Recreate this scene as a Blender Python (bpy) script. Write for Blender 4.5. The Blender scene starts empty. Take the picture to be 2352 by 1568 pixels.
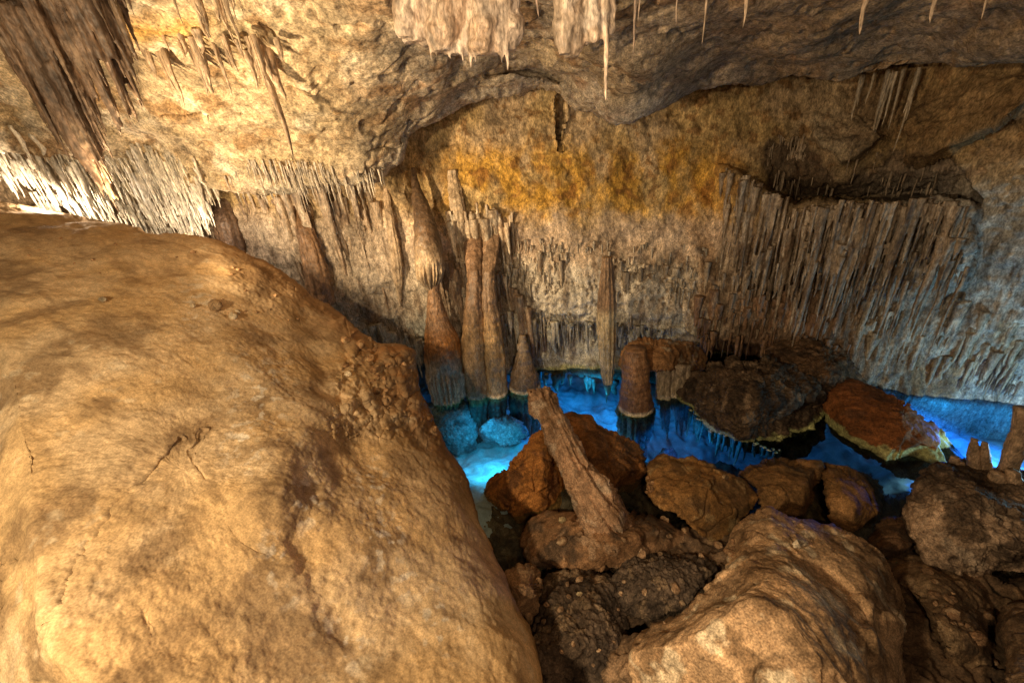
import bpy, math, random
import numpy as np
from mathutils import Matrix, Vector

SC = bpy.context.scene
COL = SC.collection

# ------------------------------------------------------------------ camera
CAM_H = 4.5
FPX = 2352 * 14.0 / 36.0                 # focal length, in units of a 2352 wide picture
PITCH, ROLL = math.radians(26), math.radians(6)
_cp, _sp, _ca, _sa = math.cos(PITCH), math.sin(PITCH), math.cos(ROLL), math.sin(ROLL)
FWD = np.array([0, _cp, -_sp]); UP0 = np.array([0, _sp, _cp]); RT0 = np.array([1., 0, 0])
RT = _ca * RT0 - _sa * UP0
UP = _sa * RT0 + _ca * UP0
EYE = np.array([0, 0, CAM_H])
cam = bpy.data.cameras.new('camera')
cam.lens = 14.0; cam.sensor_width = 36.0; cam.clip_start = 0.05; cam.clip_end = 200
cam_o = bpy.data.objects.new('camera', cam); COL.objects.link(cam_o)
cam_o.matrix_world = Matrix(((RT[0], UP[0], -FWD[0], EYE[0]), (RT[1], UP[1], -FWD[1], EYE[1]),
                             (RT[2], UP[2], -FWD[2], EYE[2]), (0, 0, 0, 1)))
SC.camera = cam_o

# ------------------------------------------------------------------ world and lamps
w = bpy.data.worlds.new('World'); SC.world = w; w.use_nodes = True
bg = w.node_tree.nodes['Background']
bg.inputs[0].default_value = (0.62, 0.55, 0.50, 1); bg.inputs[1].default_value = 0.024   # light bounced round the cave
SC.view_settings.view_transform = 'Standard'; SC.view_settings.look = 'None'
SC.view_settings.exposure = 0.0; SC.view_settings.gamma = 1.0
SC.cycles.max_bounces = 6; SC.cycles.transparent_max_bounces = 8
SC.cycles.use_denoising = True; SC.cycles.sample_clamp_indirect = 0.8; SC.cycles.caustics_reflective = False; SC.cycles.caustics_refractive = False

def lamp(name, loc, power, color, size=0.15, target=None, cone=None, blend=0.3):
    l = bpy.data.lights.new(name, 'SPOT' if target is not None else 'POINT')
    l.energy = power; l.color = color; l.shadow_soft_size = size
    o = bpy.data.objects.new(name, l); COL.objects.link(o); o.location = loc
    if target is not None:
        l.spot_size = math.radians(cone); l.spot_blend = blend
        o.rotation_euler = (Vector(target) - Vector(loc)).to_track_quat('-Z', 'Y').to_euler()
    return o

lamp('lamp_behind_boulder', (-6.2, 5.95, CAM_H - 0.20), 330, (1.0, 0.80, 0.57), 0.10)
lamp('lamp_behind_crest', (-4.4, 6.0, CAM_H - 0.78), 60, (1.0, 0.82, 0.60), 0.08)
lamp('added_spot_ceiling', (-3.5, 3.7, CAM_H - 0.50), 520, (1.0, 0.75, 0.44), 0.08, (-1.9, 6.0, CAM_H + 0.5), 130, 0.7)  # unseen spot added to brighten the left ceiling
lamp('lamp_walkway_left', (-2.6, -0.6, CAM_H + 0.55), 820, (1.0, 0.77, 0.47), 0.12)
lamp('added_fill_front', (0.5, -0.7, CAM_H + 0.25), 180, (1.0, 0.68, 0.40), 0.10)  # added general fill from the viewer's side
lamp('added_spot_patch', (-0.5, -0.7, CAM_H + 0.3), 520, (1.0, 0.78, 0.50), 0.03, (0.62, 0.92, 2.0), 19, 0.12)  # added spot; its hard rim stands for a cast shadow on the boulder
lamp('added_spot_draperies', (-0.2, 0.4, CAM_H + 0.1), 170, (1.0, 0.82, 0.62), 0.06, (0.2, 3.0, CAM_H + 0.95), 50, 0.5)  # unseen spot added to lift the pale draperies
lamp('lamp_wall', (-3.4, 3.9, CAM_H - 0.38), 1000, (1.0, 0.74, 0.43), 0.08, (0.3, 8.0, 3.0), 54, 1.0)
lamp('lamp_water_cyan', (-0.75, 6.2, -0.04), 14, (0.02, 0.50, 1.0), 0.15, (-0.75, 6.2, -1), 174, 0.2)
lamp('lamp_water_shelf', (-0.40, 5.35, -0.04), 52, (0.03, 0.55, 1.0), 0.15, (-0.40, 5.3, -1), 174, 0.2)
lamp('lamp_water_blue', (1.5, 7.0, -0.10), 120, (0.008, 0.30, 1.0), 0.15, (1.5, 7.0, -1), 174, 0.2)
lamp('lamp_water_deep', (2.6, 5.0, -0.05), 20, (0.008, 0.22, 1.0), 0.12, (2.9, 4.9, -1), 174, 0.2)
lamp('lamp_water_right', (6.9, 4.4, -0.06), 210, (0.008, 0.17, 1.0), 0.10, (6.4, 4.3, -1), 176, 0.2)
lamp('added_lamp_edge', (7.05, 5.0, -0.05), 7, (0.02, 0.36, 1.0), 0.05, (7.05, 5.1, -1), 176, 0.2)  # added small lamp, makes the water's edge sparkle
lamp('added_lamp_corner', (7.75, 4.5, -0.05), 7, (0.02, 0.36, 1.0), 0.05, (7.75, 4.6, -1), 176, 0.2)  # second lamp added for the sparkling edge
lamp('lamp_right_bank', (7.0, 3.5, 0.35), 90, (0.42, 0.80, 1.0), 0.12)

# ------------------------------------------------------------------ picture -> place
def dirs(X, Y):
    X = np.asarray(X, float); Y = np.asarray(Y, float)
    sx = (X - 1176) / FPX; sy = (Y - 784) / FPX
    return sx[..., None] * RT - sy[..., None] * UP + FWD
def pD(X, Y, d): return EYE + dirs(X, Y) * np.asarray(d, float)[..., None]
def pY(X, Y, yw):
    D = dirs(X, Y); return EYE + D * (np.asarray(yw, float) / D[..., 1])[..., None]
def pZ(X, Y, z=0.0):
    D = dirs(X, Y); return EYE + D * ((z - CAM_H) / D[..., 2])[..., None]
def dz(X, Y, z):
    return float((z - CAM_H) / dirs(np.array(float(X)), np.array(float(Y)))[2])
def depth(P): return (np.asarray(P) - EYE) @ FWD
def pix(P):
    Q = np.asarray(P) - EYE; d = Q @ FWD
    return 1176 + FPX * (Q @ RT) / d, 784 - FPX * (Q @ UP) / d

# ------------------------------------------------------------------ noise
_rng = np.random.RandomState(11)
_perm = np.concatenate([_rng.permutation(256)] * 3)
_grad = _rng.normal(size=(256, 3)); _grad /= np.linalg.norm(_grad, axis=1)[:, None]
def perlin(P, s=0):
    P = np.asarray(P, float) + s * 17.31
    i = np.floor(P).astype(np.int64); f = P - i; i &= 255
    u = f * f * f * (f * (f * 6 - 15) + 10)
    out = 0
    for a in (0, 1):
        wx = u[:, 0] if a else 1 - u[:, 0]; pa = _perm[(i[:, 0] + a) & 255]
        for b in (0, 1):
            wy = u[:, 1] if b else 1 - u[:, 1]; pb = _perm[pa + ((i[:, 1] + b) & 255)]
            for c in (0, 1):
                wz = u[:, 2] if c else 1 - u[:, 2]
                g = _grad[_perm[pb + ((i[:, 2] + c) & 255)]]
                out = out + wx * wy * wz * (g[:, 0] * (f[:, 0] - a) + g[:, 1] * (f[:, 1] - b) + g[:, 2] * (f[:, 2] - c))
    return out * 1.5
def fbm(P, o=4, s=0, g=0.5):
    r = 0; a = 1; P = np.asarray(P, float)
    for k in range(o): r = r + a * perlin(P * 2 ** k, s + k); a *= g
    return r
def ridged(P, o=3, s=0):
    r = 0; a = 1; P = np.asarray(P, float)
    for k in range(o): r = r + a * (1 - 2 * np.abs(perlin(P * 2 ** k, s + k))); a *= 0.5
    return r
def worley(P, s=0):
    P = np.asarray(P, float) + s * 7.77; i = np.floor(P).astype(np.int64)
    f1 = np.full(len(P), 9.); f2 = np.full(len(P), 9.)
    for a in (-1, 0, 1):
        for b in (-1, 0, 1):
            for c in (-1, 0, 1):
                j = i + (a, b, c)
                h = _perm[_perm[_perm[j[:, 0] & 255] + (j[:, 1] & 255)] + (j[:, 2] & 255)]
                q = j + 0.5 + _grad[h] * 0.5
                d = np.linalg.norm(P - q, axis=1)
                n1 = np.minimum(f1, d); f2 = np.where(d < f1, f1, np.minimum(f2, d)); f1 = n1
    return f1, f2
def facet(P, s=0):
    """broken planes: every cell of stone tilts its own way, with a seam between cells"""
    P = np.asarray(P, float) + s * 3.77; i = np.floor(P).astype(np.int64); f1 = np.full(len(P), 9.); f2 = np.full(len(P), 9.); v = np.zeros(len(P))
    for a in (-1, 0, 1):
        for b in (-1, 0, 1):
            for c in (-1, 0, 1):
                j = i + (a, b, c); h = _perm[_perm[_perm[j[:, 0] & 255] + (j[:, 1] & 255)] + (j[:, 2] & 255)]
                q = P - (j + 0.5 + _grad[h] * 0.5); d = np.linalg.norm(q, axis=1)
                t = (q * _grad[(h * 7 + 31) & 255]).sum(1) + .5 * _grad[h, 0]
                v = np.where(d < f1, t, v); f2 = np.where(d < f1, f1, np.minimum(f2, d)); f1 = np.minimum(f1, d)
    e = f2 - f1
    return v * smooth(0, .10, e) - .25 * (1 - smooth(0, .07, e))
def smooth(a, b, x):
    t = np.clip((np.asarray(x, float) - a) / (b - a), 0, 1); return t * t * (3 - 2 * t)
def line(pts, X):
    p = np.array(pts, float); return np.interp(X, p[:, 0], p[:, 1])
def rbf(ctrl):
    c = np.array(ctrl, float); S = 300.0
    p = c[:, :2] / S; n = len(c)
    def ker(A, B):
        r2 = ((A[:, None, :] - B[None]) ** 2).sum(-1); return 0.5 * r2 * np.log(r2 + 1e-9)
    M = np.zeros((n + 3, n + 3)); M[:n, :n] = ker(p, p) + np.eye(n) * 0.02
    M[:n, n] = 1; M[:n, n + 1:] = p; M[n, :n] = 1; M[n + 1:, :n] = p.T
    wts = np.linalg.solve(M, np.concatenate([c[:, 2], np.zeros(3)]))
    def f(X, Y):
        q = np.stack([np.ravel(X), np.ravel(Y)], 1) / S; o = np.empty(len(q))
        for k in range(0, len(q), 40000):
            b = q[k:k + 40000]; o[k:k + 40000] = ker(b, p) @ wts[:n] + wts[n] + b @ wts[n + 1:]
        return o.reshape(np.shape(X))
    return f
def sdf(poly, X, Y):
    """signed distance to a closed outline, positive inside"""
    p = np.array(poly, float); q = np.roll(p, -1, 0)
    d = np.full(np.shape(X), 1e9); ins = np.zeros(np.shape(X), bool)
    for (ax, ay), (bx, by) in zip(p, q):
        ex, ey = bx - ax, by - ay; t = np.clip(((X - ax) * ex + (Y - ay) * ey) / (ex * ex + ey * ey + 1e-9), 0, 1)
        d = np.minimum(d, np.hypot(X - ax - t * ex, Y - ay - t * ey))
        c = ((ay > Y) != (by > Y)) & (X < ex * (Y - ay) / (ey if ey else 1e-9) + ax); ins ^= c
    return np.where(ins, d, -d)
def pdist(pts, X, Y):
    d = np.full(np.shape(X), 1e9)
    for (ax, ay), (bx, by) in zip(pts[:-1], pts[1:]):
        ex, ey = bx - ax, by - ay; t = np.clip(((X - ax) * ex + (Y - ay) * ey) / (ex * ex + ey * ey), 0, 1)
        d = np.minimum(d, np.hypot(X - ax - t * ex, Y - ay - t * ey))
    return d
def mix(A, B, t):
    t = np.asarray(t)[..., None]; return np.asarray(A) * (1 - t) + np.asarray(B) * t

# ------------------------------------------------------------------ meshes
def make_mesh(name, V, F, color=None):
    me = bpy.data.meshes.new(name); V = np.asarray(V, np.float32)
    k = F.shape[1]; n = len(F)
    me.vertices.add(len(V)); me.vertices.foreach_set('co', V.ravel())
    me.loops.add(n * k); me.loops.foreach_set('vertex_index', F.astype(np.int32).ravel())
    me.polygons.add(n); me.polygons.foreach_set('loop_start', np.arange(0, n * k, k, dtype=np.int32))
    me.polygons.foreach_set('use_smooth', np.ones(n, bool))
    me.update(calc_edges=True); me.validate()
    if color is not None: paint(me, color)
    return me
def paint(me, color):
    at = me.color_attributes.new('Col', 'FLOAT_COLOR', 'POINT')
    c = np.ones((len(me.vertices), 4), np.float32); c[:, :3] = np.clip(color, 0.004, 0.9); at.data.foreach_set('color', c.ravel())
def grid_faces(r, c, wrap=False):
    i = np.arange(r * c).reshape(r, c)
    if wrap: i = np.concatenate([i, i[:, :1]], 1)
    return np.stack([i[:-1, :-1].ravel(), i[1:, :-1].ravel(), i[1:, 1:].ravel(), i[:-1, 1:].ravel()], 1)
def normals(V, F):
    a = V[F[:, 2]] - V[F[:, 0]]; b = V[F[:, 3]] - V[F[:, 1]]; n = np.cross(a, b)
    N = np.zeros_like(V)
    for k in range(3):
        for j in range(4): N[:, k] += np.bincount(F[:, j], n[:, k], len(V))
    return N / (np.linalg.norm(N, axis=1)[:, None] + 1e-12)
def tag(o, label=None, cat=None, group=None, kind=None):
    if label: o['label'] = label
    if cat: o['category'] = cat
    if group: o['group'] = group
    o['kind'] = kind or 'thing'
    return o
def link(name, me, mat, origin=(0, 0, 0), parent=None):
    o = bpy.data.objects.new(name, me); COL.objects.link(o); o.location = tuple(origin)
    if parent is not None: o.parent = parent
    if mat and not me.materials: me.materials.append(mat)
    return o
def place(name, V, F, color, mat, parent=None):
    """one mesh object whose origin is the middle of its foot"""
    V = np.asarray(V, float)
    org = np.array([V[:, 0].mean(), V[:, 1].mean(), V[:, 2].min()])
    me = make_mesh(name, V - org, F, color)
    if parent is not None:
        o = link(name, me, mat, org - np.array(parent.location), parent)
    else: o = link(name, me, mat, org)
    return o
def empty(name, loc):
    o = bpy.data.objects.new(name, None); COL.objects.link(o); o.location = tuple(loc); o.empty_display_size = 0.1; return o

# ------------------------------------------------------------------ materials
def nd(t, typ, **kw):
    n = t.nodes.new(typ)
    for k, v in kw.items(): setattr(n, k, v)
    return n
def rock_mat(name, f1=2.2, f2=14, f3=70, lo=0.55, hi=1.35, pits=0.5, bump=0.35, streak=0.0, rough=0.85, spec=0.25, stain=(0.12, 0.06, 0.025), stain_amt=0.35, dist=0.03, c2=0.45, c3=0.27, aniso=None):
    m = bpy.data.materials.new(name); m.use_nodes = True; t = m.node_tree; L = t.links
    bs = t.nodes['Principled BSDF']
    co = nd(t, 'ShaderNodeNewGeometry').outputs['Position']
    mp = nd(t, 'ShaderNodeMapping'); L.new(co, mp.inputs[0]); mp.inputs['Scale'].default_value = aniso[1] if aniso else (1, 1, 1 - 0.85 * streak)
    if aniso: mp.inputs['Rotation'].default_value = aniso[0]
    def noise(sc, det, ro, src=mp.outputs[0], d=0.0):
        n = nd(t, 'ShaderNodeTexNoise'); n.inputs['Scale'].default_value = sc; n.inputs['Detail'].default_value = det
        n.inputs['Roughness'].default_value = ro; n.inputs['Distortion'].default_value = d; L.new(src, n.inputs['Vector']); return n.outputs[0]
    def rng(src, a, b, c, d):
        r = nd(t, 'ShaderNodeMapRange'); r.inputs[1].default_value = a; r.inputs[2].default_value = b
        r.inputs[3].default_value = c; r.inputs[4].default_value = d; L.new(src, r.inputs[0]); return r.outputs[0]
    def mth(op, a, b):
        n = nd(t, 'ShaderNodeMath', operation=op)
        for i, x in enumerate((a, b)):
            if isinstance(x, (int, float)): n.inputs[i].default_value = x
            else: L.new(x, n.inputs[i])
        return n.outputs[0]
    n1 = noise(f1, 8, 0.62, d=0.6); n2 = noise(f2, 7, 0.65, d=0.4); n3 = noise(f3, 4, 0.6)
    mult = mth('MULTIPLY', rng(n1, 0.3, 0.7, lo, hi), rng(n2, 0.32, 0.68, 1 - c2, 1 + c2 * .93))
    mult = mth('MULTIPLY', mult, rng(n3, 0.35, 0.65, 1 - c3, 1 + c3))
    at = nd(t, 'ShaderNodeAttribute', attribute_name='Col')
    oi = nd(t, 'ShaderNodeObjectInfo')
    mx0 = nd(t, 'ShaderNodeMix', data_type='RGBA', blend_type='MULTIPLY'); mx0.inputs[0].default_value = 1
    L.new(at.outputs['Color'], mx0.inputs[6]); L.new(oi.outputs['Color'], mx0.inputs[7])
    mx1 = nd(t, 'ShaderNodeMix', data_type='RGBA', blend_type='MIX')
    L.new(mth('MULTIPLY', rng(noise(f1 * 2.3, 9, 0.7, d=1.2), 0.52, 0.66, 0, 1), stain_amt), mx1.inputs[0])
    L.new(mx0.outputs[2], mx1.inputs[6]); mx1.inputs[7].default_value = (*stain, 1)
    vm = nd(t, 'ShaderNodeVectorMath', operation='SCALE'); L.new(mx1.outputs[2], vm.inputs[0]); L.new(mult, vm.inputs['Scale'])
    vo = nd(t, 'ShaderNodeTexVoronoi'); vo.inputs['Scale'].default_value = f2 * 2.4; L.new(co, vo.inputs['Vector'])
    pit = mth('MULTIPLY', rng(vo.outputs['Distance'], 0.05, 0.30, 1, 0), rng(noise(f1 * 1.7, 3, 0.5), 0.48, 0.62, 0, pits))
    mx2 = nd(t, 'ShaderNodeMix', data_type='RGBA', blend_type='MIX'); L.new(pit, mx2.inputs[0])
    L.new(vm.outputs[0], mx2.inputs[6]); mx2.inputs[7].default_value = (stain[0] * .5, stain[1] * .5, stain[2] * .5, 1)
    L.new(mx2.outputs[2], bs.inputs['Base Color'])
    bs.inputs['Roughness'].default_value = rough; bs.inputs['Specular IOR Level'].default_value = spec
    h = mth('ADD', mth('MULTIPLY', n2, 1.0), mth('MULTIPLY', n3, 0.35)); h = mth('SUBTRACT', h, mth('MULTIPLY', pit, 0.8))
    h = mth('MULTIPLY', h, rng(noise(f1 * .55, 4, 0.55), 0.40, 0.60, 0.25, 1.25))
    b = nd(t, 'ShaderNodeBump'); b.inputs['Strength'].default_value = bump; b.inputs['Distance'].default_value = dist
    L.new(h, b.inputs['Height']); L.new(b.outputs[0], bs.inputs['Normal'])
    return m
M_WALL = rock_mat('limestone_wall', 1.6, 16, 48, 0.6, 1.35, 0.7, 0.28, 0.6, c2=.58, c3=.42)
M_CEIL = rock_mat('limestone_ceiling', 1.8, 13, 48, 0.5, 1.4, 0.7, 0.28, 0.0, stain=(0.16, 0.08, 0.03), stain_amt=0.6, c2=.58, c3=.42)
M_BOULD = rock_mat('tan_boulder_stone', 1.3, 15, 85, 0.8, 1.18, 0.30, 0.22, 0.0, stain=(0.28, 0.16, 0.06), stain_amt=0.25, dist=0.02, c2=.24, c3=.24)
M_ROCK = rock_mat('brown_rubble_stone', 2.6, 15, 75, 0.6, 1.35, 0.6, 0.30, 0.0, stain_amt=0.45, c2=.5, c3=.42)
M_CRUST = rock_mat('shade_dark_crusted_stone', 3.2, 15, 70, 0.5, 1.5, 0.9, 0.7, 0.0, stain=(.03, .02, .014), stain_amt=0.8, c2=.6, c3=.4)  # near black tone stands for shade; crust and pits belong to the stone
M_FLOW = rock_mat('flowstone', 3.0, 22, 60, 0.6, 1.35, 0.45, 0.45, 0.75, c2=.55, c3=.4, rough=0.52, spec=0.5, stain=(0.2, 0.1, 0.04))
M_BED = rock_mat('pale_pool_bed', 1.1, 6, 40, 0.75, 1.2, 0.25, 0.3, 0.0, stain=(0.16, 0.17, 0.18), stain_amt=0.12, c2=.2, c3=.12)

def water_mat():
    m = bpy.data.materials.new('clear_pool_water'); m.use_nodes = True; t = m.node_tree; L = t.links
    t.nodes.remove(t.nodes['Principled BSDF']); out = t.nodes['Material Output']
    tr = nd(t, 'ShaderNodeBsdfTransparent'); tr.inputs[0].default_value = (0.80, 0.95, 1.0, 1)
    gl = nd(t, 'ShaderNodeBsdfGlossy'); gl.inputs['Roughness'].default_value = 0.02
    fr = nd(t, 'ShaderNodeFresnel'); fr.inputs[0].default_value = 1.33
    no = nd(t, 'ShaderNodeTexNoise'); no.inputs['Scale'].default_value = 5; no.inputs['Detail'].default_value = 4
    ge = nd(t, 'ShaderNodeNewGeometry'); L.new(ge.outputs['Position'], no.inputs['Vector'])
    b = nd(t, 'ShaderNodeBump'); b.inputs['Strength'].default_value = 0.12; b.inputs['Distance'].default_value = 0.05
    L.new(no.outputs[0], b.inputs['Height']); L.new(b.outputs[0], gl.inputs['Normal']); L.new(b.outputs[0], fr.inputs['Normal'])
    mx = nd(t, 'ShaderNodeMixShader'); L.new(fr.outputs[0], mx.inputs[0]); L.new(tr.outputs[0], mx.inputs[1]); L.new(gl.outputs[0], mx.inputs[2])
    L.new(mx.outputs[0], out.inputs['Surface'])
    return m
M_WATER = water_mat()

# linear base colours
TAN = np.array([.50, .36, .21]); BROWN = np.array([.24, .145, .075]); DARK = np.array([.075, .05, .033]); ORANGE = np.array([.36, .16, .05])
OCHRE = np.array([.50, .28, .05]); CREAM = np.array([.62, .53, .41]); GREY = np.array([.40, .36, .30]); ALGAE = np.array([.52, .52, .22]); RUST = np.array([.30, .12, .035])
OLIVE = np.array([.07, .075, .04]); PINK = np.array([.55, .42, .32])

# ------------------------------------------------------------------ CAVE WALL
wall_base = rbf([(-450, 450, 6.4), (-200, 300, 6.6), (0, 450, 6.9), (300, 500, 7.1), (500, 480, 7.2), (700, 560, 7.2), (700, 420, 7.1), (900, 600, 7.4), (900, 790, 7.5), (400, 700, 7.2),
    (950, 330, 7.9), (1000, 500, 7.6), (1300, 150, 8.3), (1300, 250, 8.2), (1300, 450, 7.95), (1300, 700, 7.65), (1300, 850, 7.5), (1600, 150, 8.2), (1600, 300, 8.1), (1600, 500, 7.8), (1600, 700, 7.2), (1600, 850, 6.9),
    (1900, 150, 7.4), (1900, 250, 7.3), (1900, 500, 6.8), (1900, 700, 6.4), (1900, 880, 6.15), (2150, 150, 6.6), (2150, 500, 6.0), (2150, 800, 5.55), (2170, 908, 5.35), (2000, 885, 5.85),
    (2350, 150, 5.7), (2350, 500, 5.2), (2350, 935, 4.9), (2800, 150, 4.3), (2800, 500, 3.9), (2800, 985, 3.7)])
L_CURT = [(1600, 380), (1668, 388), (1700, 400), (1750, 425), (1830, 470), (1950, 466), (2100, 456), (2225, 462), (2260, 480), (2400, 500)]
LENS_A = [(1855, 240), (1900, 225), (2000, 250), (2050, 315), (2010, 345), (1970, 370), (1930, 388), (1880, 350), (1860, 320)]
LENS_B = [(2065, 300), (2120, 200), (2400, 150), (2400, 215), (2290, 300), (2230, 318), (2180, 345), (2120, 370), (2085, 372)]
DARKZONE = [(1740, 350), (1790, 305), (1850, 300), (1870, 340), (1935, 395), (2050, 350), (2200, 340), (2230, 400), (2200, 450), (1830, 468), (1752, 420)]
def wall_features(X, Y):
    """metres towards the viewer"""
    o = np.zeros(np.shape(X))
    yc = line(L_CURT, X); inr = smooth(1640, 1690, X) * (1 - smooth(2215, 2260, X))
    dy = Y - yc
    o += inr * 0.42 * smooth(-4, 4, dy) * (1 - smooth(30, 260, dy))
    o -= inr * 0.60 * smooth(-75, -10, dy) * (1 - smooth(-6, 2, dy)) * smooth(1740, 1840, X)
    o += 0.26 * smooth(-4, 16, sdf(LENS_A, X, Y)) * smooth(235, 345, Y) + 0.30 * smooth(-4, 14, sdf(LENS_B, X, Y)) * smooth(-130, 40, Y - line([(2065, 330), (2180, 300), (2300, 250), (2400, 180)], X))
    o -= 0.12 * smooth(0, 18, sdf(DARKZONE, X, Y))
    yf = line([(1100, 740), (1400, 748), (1560, 762), (1640, 800)], X); inc = smooth(1140, 1170, X) * (1 - smooth(1560, 1620, X))
    o -= inc * 0.22 * smooth(-3, 8, Y - yf) * (1 - smooth(60, 110, Y - yf) * .6)
    o += inc * 0.10 * smooth(620, 680, Y) * (1 - smooth(720, 745, Y))
    ins = smooth(1500, 1560, X) * (1 - smooth(1980, 2050, X))
    o -= ins * 0.10 * smooth(-8, 4, Y - 662) * (1 - smooth(4, 10, Y - 662)) * smooth(1640, 1700, X)
    o -= 1.3 * smooth(0, 45, sdf([(1585, 800), (1640, 780), (1760, 790), (1840, 830), (1870, 870), (1740, 880), (1620, 870)], X, Y))
    cr = np.abs(X - line_x([(185, 1291), (230, 1287), (262, 1289), (300, 1283), (350, 1287)], Y)); cw = line_x([(185, 3), (240, 5), (300, 3), (350, 1.2)], Y); o -= 0.30 * (1 - smooth(cw * .5, cw, cr)) * smooth(185, 200, Y) * (1 - smooth(330, 352, Y))
    o -= 0.16 * smooth(60, 0, np.abs(Y - 470 - 0.05 * (X - 700))) * smooth(480, 520, X) * (1 - smooth(820, 900, X))
    o -= 0.5 * smooth(930, 960, X) * (1 - smooth(975, 1030, X)) * smooth(330, 400, Y) * (1 - smooth(450, 520, Y)) * .6
    return o
def line_x(pts, Y):
    p = np.array(pts, float); return np.interp(Y, p[:, 0], p[:, 1])
def wall_y(X, Y):
    X = np.asarray(X, float); Y = np.asarray(Y, float); return wall_base(X, Y) - wall_features(X, Y)
BOT = [(-450, 760), (500, 780), (800, 800), (930, 815), (1000, 850), (1180, 862), (1240, 856), (1300, 852), (1360, 862), (1420, 872), (1500, 880), (1600, 880), (1890, 900), (2000, 888), (2170, 910), (2352, 937), (2800, 1000)]
def flute_amt(X, Y):
    yc = line(L_CURT, X)
    a = smooth(1640, 1690, X) * (1 - smooth(2210, 2250, X)) * smooth(0, 15, Y - yc) * (1 - smooth(170, 240, Y - yc)) * 1.1
    a = np.maximum(a, smooth(1560, 1700, X) * smooth(600, 680, Y) * (1 - 0.45 * smooth(2000, 2150, X)) * 0.9)
    a = np.maximum(a, 0.8 * smooth(0, 15, sdf(DARKZONE, X, Y)))
    a = np.maximum(a, 0.55 * smooth(440, 520, Y) * (1 - smooth(900, 980, X)))
    a = np.maximum(a, 0.35 * smooth(560, 640, Y) * smooth(1000, 1100, X))
    a = np.maximum(a, 0.55 * smooth(735, 765, Y) * smooth(1100, 1150, X) * (1 - smooth(800, 830, Y)))
    a = np.maximum(a, 0.7 * smooth(1950, 1985, X) * (1 - smooth(2110, 2150, X)) * smooth(160, 190, Y) * (1 - smooth(280, 340, Y)))
    return a
def build_wall():
    xs = np.arange(-450, 2801, 3.0); nt = 300
    t = np.linspace(0, 1, nt)[:, None]
    X = np.repeat(xs[None], nt, 0); bot = line(BOT, xs) + 7 * perlin(np.stack([xs / 30, xs * 0, xs * 0], 1)) + 4 * perlin(np.stack([xs / 9, xs * 0, xs * 0], 1), 3)
    Y = 40 + (bot[None] - 40) * t
    yw = wall_y(X, Y); P = pY(X, Y, yw)
    # rows that carry the wall on below its visible edge: straight down under water on the right, undercut elsewhere
    e = P[-1]; under = 1 - smooth(1900, 1990, xs)
    rows = []
    for k, (dz, dy) in enumerate([(0.02, .03), (.10, .10), (.22, .30), (.40, .7), (.7, 1.3), (1.2, 2.2)]):
        q = e.copy(); q[:, 2] -= dz * np.where(under > .5, .35, 1.3); q[:, 1] += dy * (0.12 + 0.88 * under); rows.append(q)
    P = np.concatenate([P, np.array(rows)]); nr = len(P)
    Xa = np.concatenate([X, np.repeat(xs[None], len(rows), 0)]).ravel(); Ya = np.concatenate([Y, np.repeat(Y[-1:], len(rows), 0)]).ravel()
    V = P.reshape(-1, 3); F = grid_faces(nr, len(xs)); N = normals(V, F)
    if N[:, 1].mean() > 0: F = F[:, ::-1].copy(); N = -N
    d = 0.14 * fbm(V * 0.9, 3, 1) + 0.05 * fbm(V * 3.2, 3, 5) + 0.016 * fbm(V * 13, 3, 9)
    fl = flute_amt(Xa, Ya)
    Q = V * np.array([1, 1, 0.07])
    r = ridged(Q * 7 + 0.25 * perlin(V * 2)[:, None], 2, 21)
    r2 = np.abs(perlin(V * np.array([16, 16, 0.7]), 31))
    d += fl * (0.055 * r - 0.05 * r2 + 0.03 * perlin(V * np.array([9, 9, 2.0]), 77))
    d += (1 - fl) * 0.02 * np.minimum(0, fbm(V * 6, 3, 15) + .1)
    z1 = smooth(1140, 1180, Xa) * smooth(630, 655, Ya) * (1 - smooth(700, 730, Ya)) * (1 - smooth(1560, 1640, Xa))
    f1, f2 = worley(V * 9, 2); pit = smooth(.42, .22, f1)
    hol = smooth(2200, 2290, Xa) * (1 - smooth(440, 500, Ya)) * smooth(230, 300, Ya)
    d -= 0.06 * pit * np.maximum(z1, hol)
    V2 = V + N * d[:, None]
    # colour of the stone, zone by zone
    wob = 22 * fbm(V * 1.7, 3, 40) + 20 * fbm(V * 6, 3, 43); Yw = Ya + wob
    c = mix(TAN * 1.0, np.array([.52, .36, .16]), smooth(-.3, .4, fbm(V * 1.1, 2, 50)))
    oc = smooth(345, 385, Yw) * (1 - smooth(440, 490, Yw)) * smooth(960, 1060, Xa) * (1 - smooth(1640, 1760, Xa))
    oc = (smooth(300, 390, Yw) * (1 - smooth(450, 530, Yw))) * smooth(950, 1080, Xa) * (1 - smooth(1600, 1780, Xa)) * smooth(-.55, .15, fbm(V * np.array([2.2, 2.2, 1.2]), 4, 52))
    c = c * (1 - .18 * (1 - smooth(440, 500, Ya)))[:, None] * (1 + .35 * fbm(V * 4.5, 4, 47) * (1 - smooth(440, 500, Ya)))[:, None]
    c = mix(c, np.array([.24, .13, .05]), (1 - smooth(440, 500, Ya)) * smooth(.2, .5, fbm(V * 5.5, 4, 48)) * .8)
    c = mix(c, OCHRE, oc * 0.95)
    c = mix(c, np.array([.26, .12, .03]), oc * smooth(.05, .35, fbm(V * 3, 3, 51)) * .9)
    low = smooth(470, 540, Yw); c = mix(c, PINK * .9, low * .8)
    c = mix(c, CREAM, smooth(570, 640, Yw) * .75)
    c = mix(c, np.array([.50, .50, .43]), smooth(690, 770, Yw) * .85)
    c = mix(c, np.array([.20, .11, .06]), pit * z1 * .8)
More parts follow.
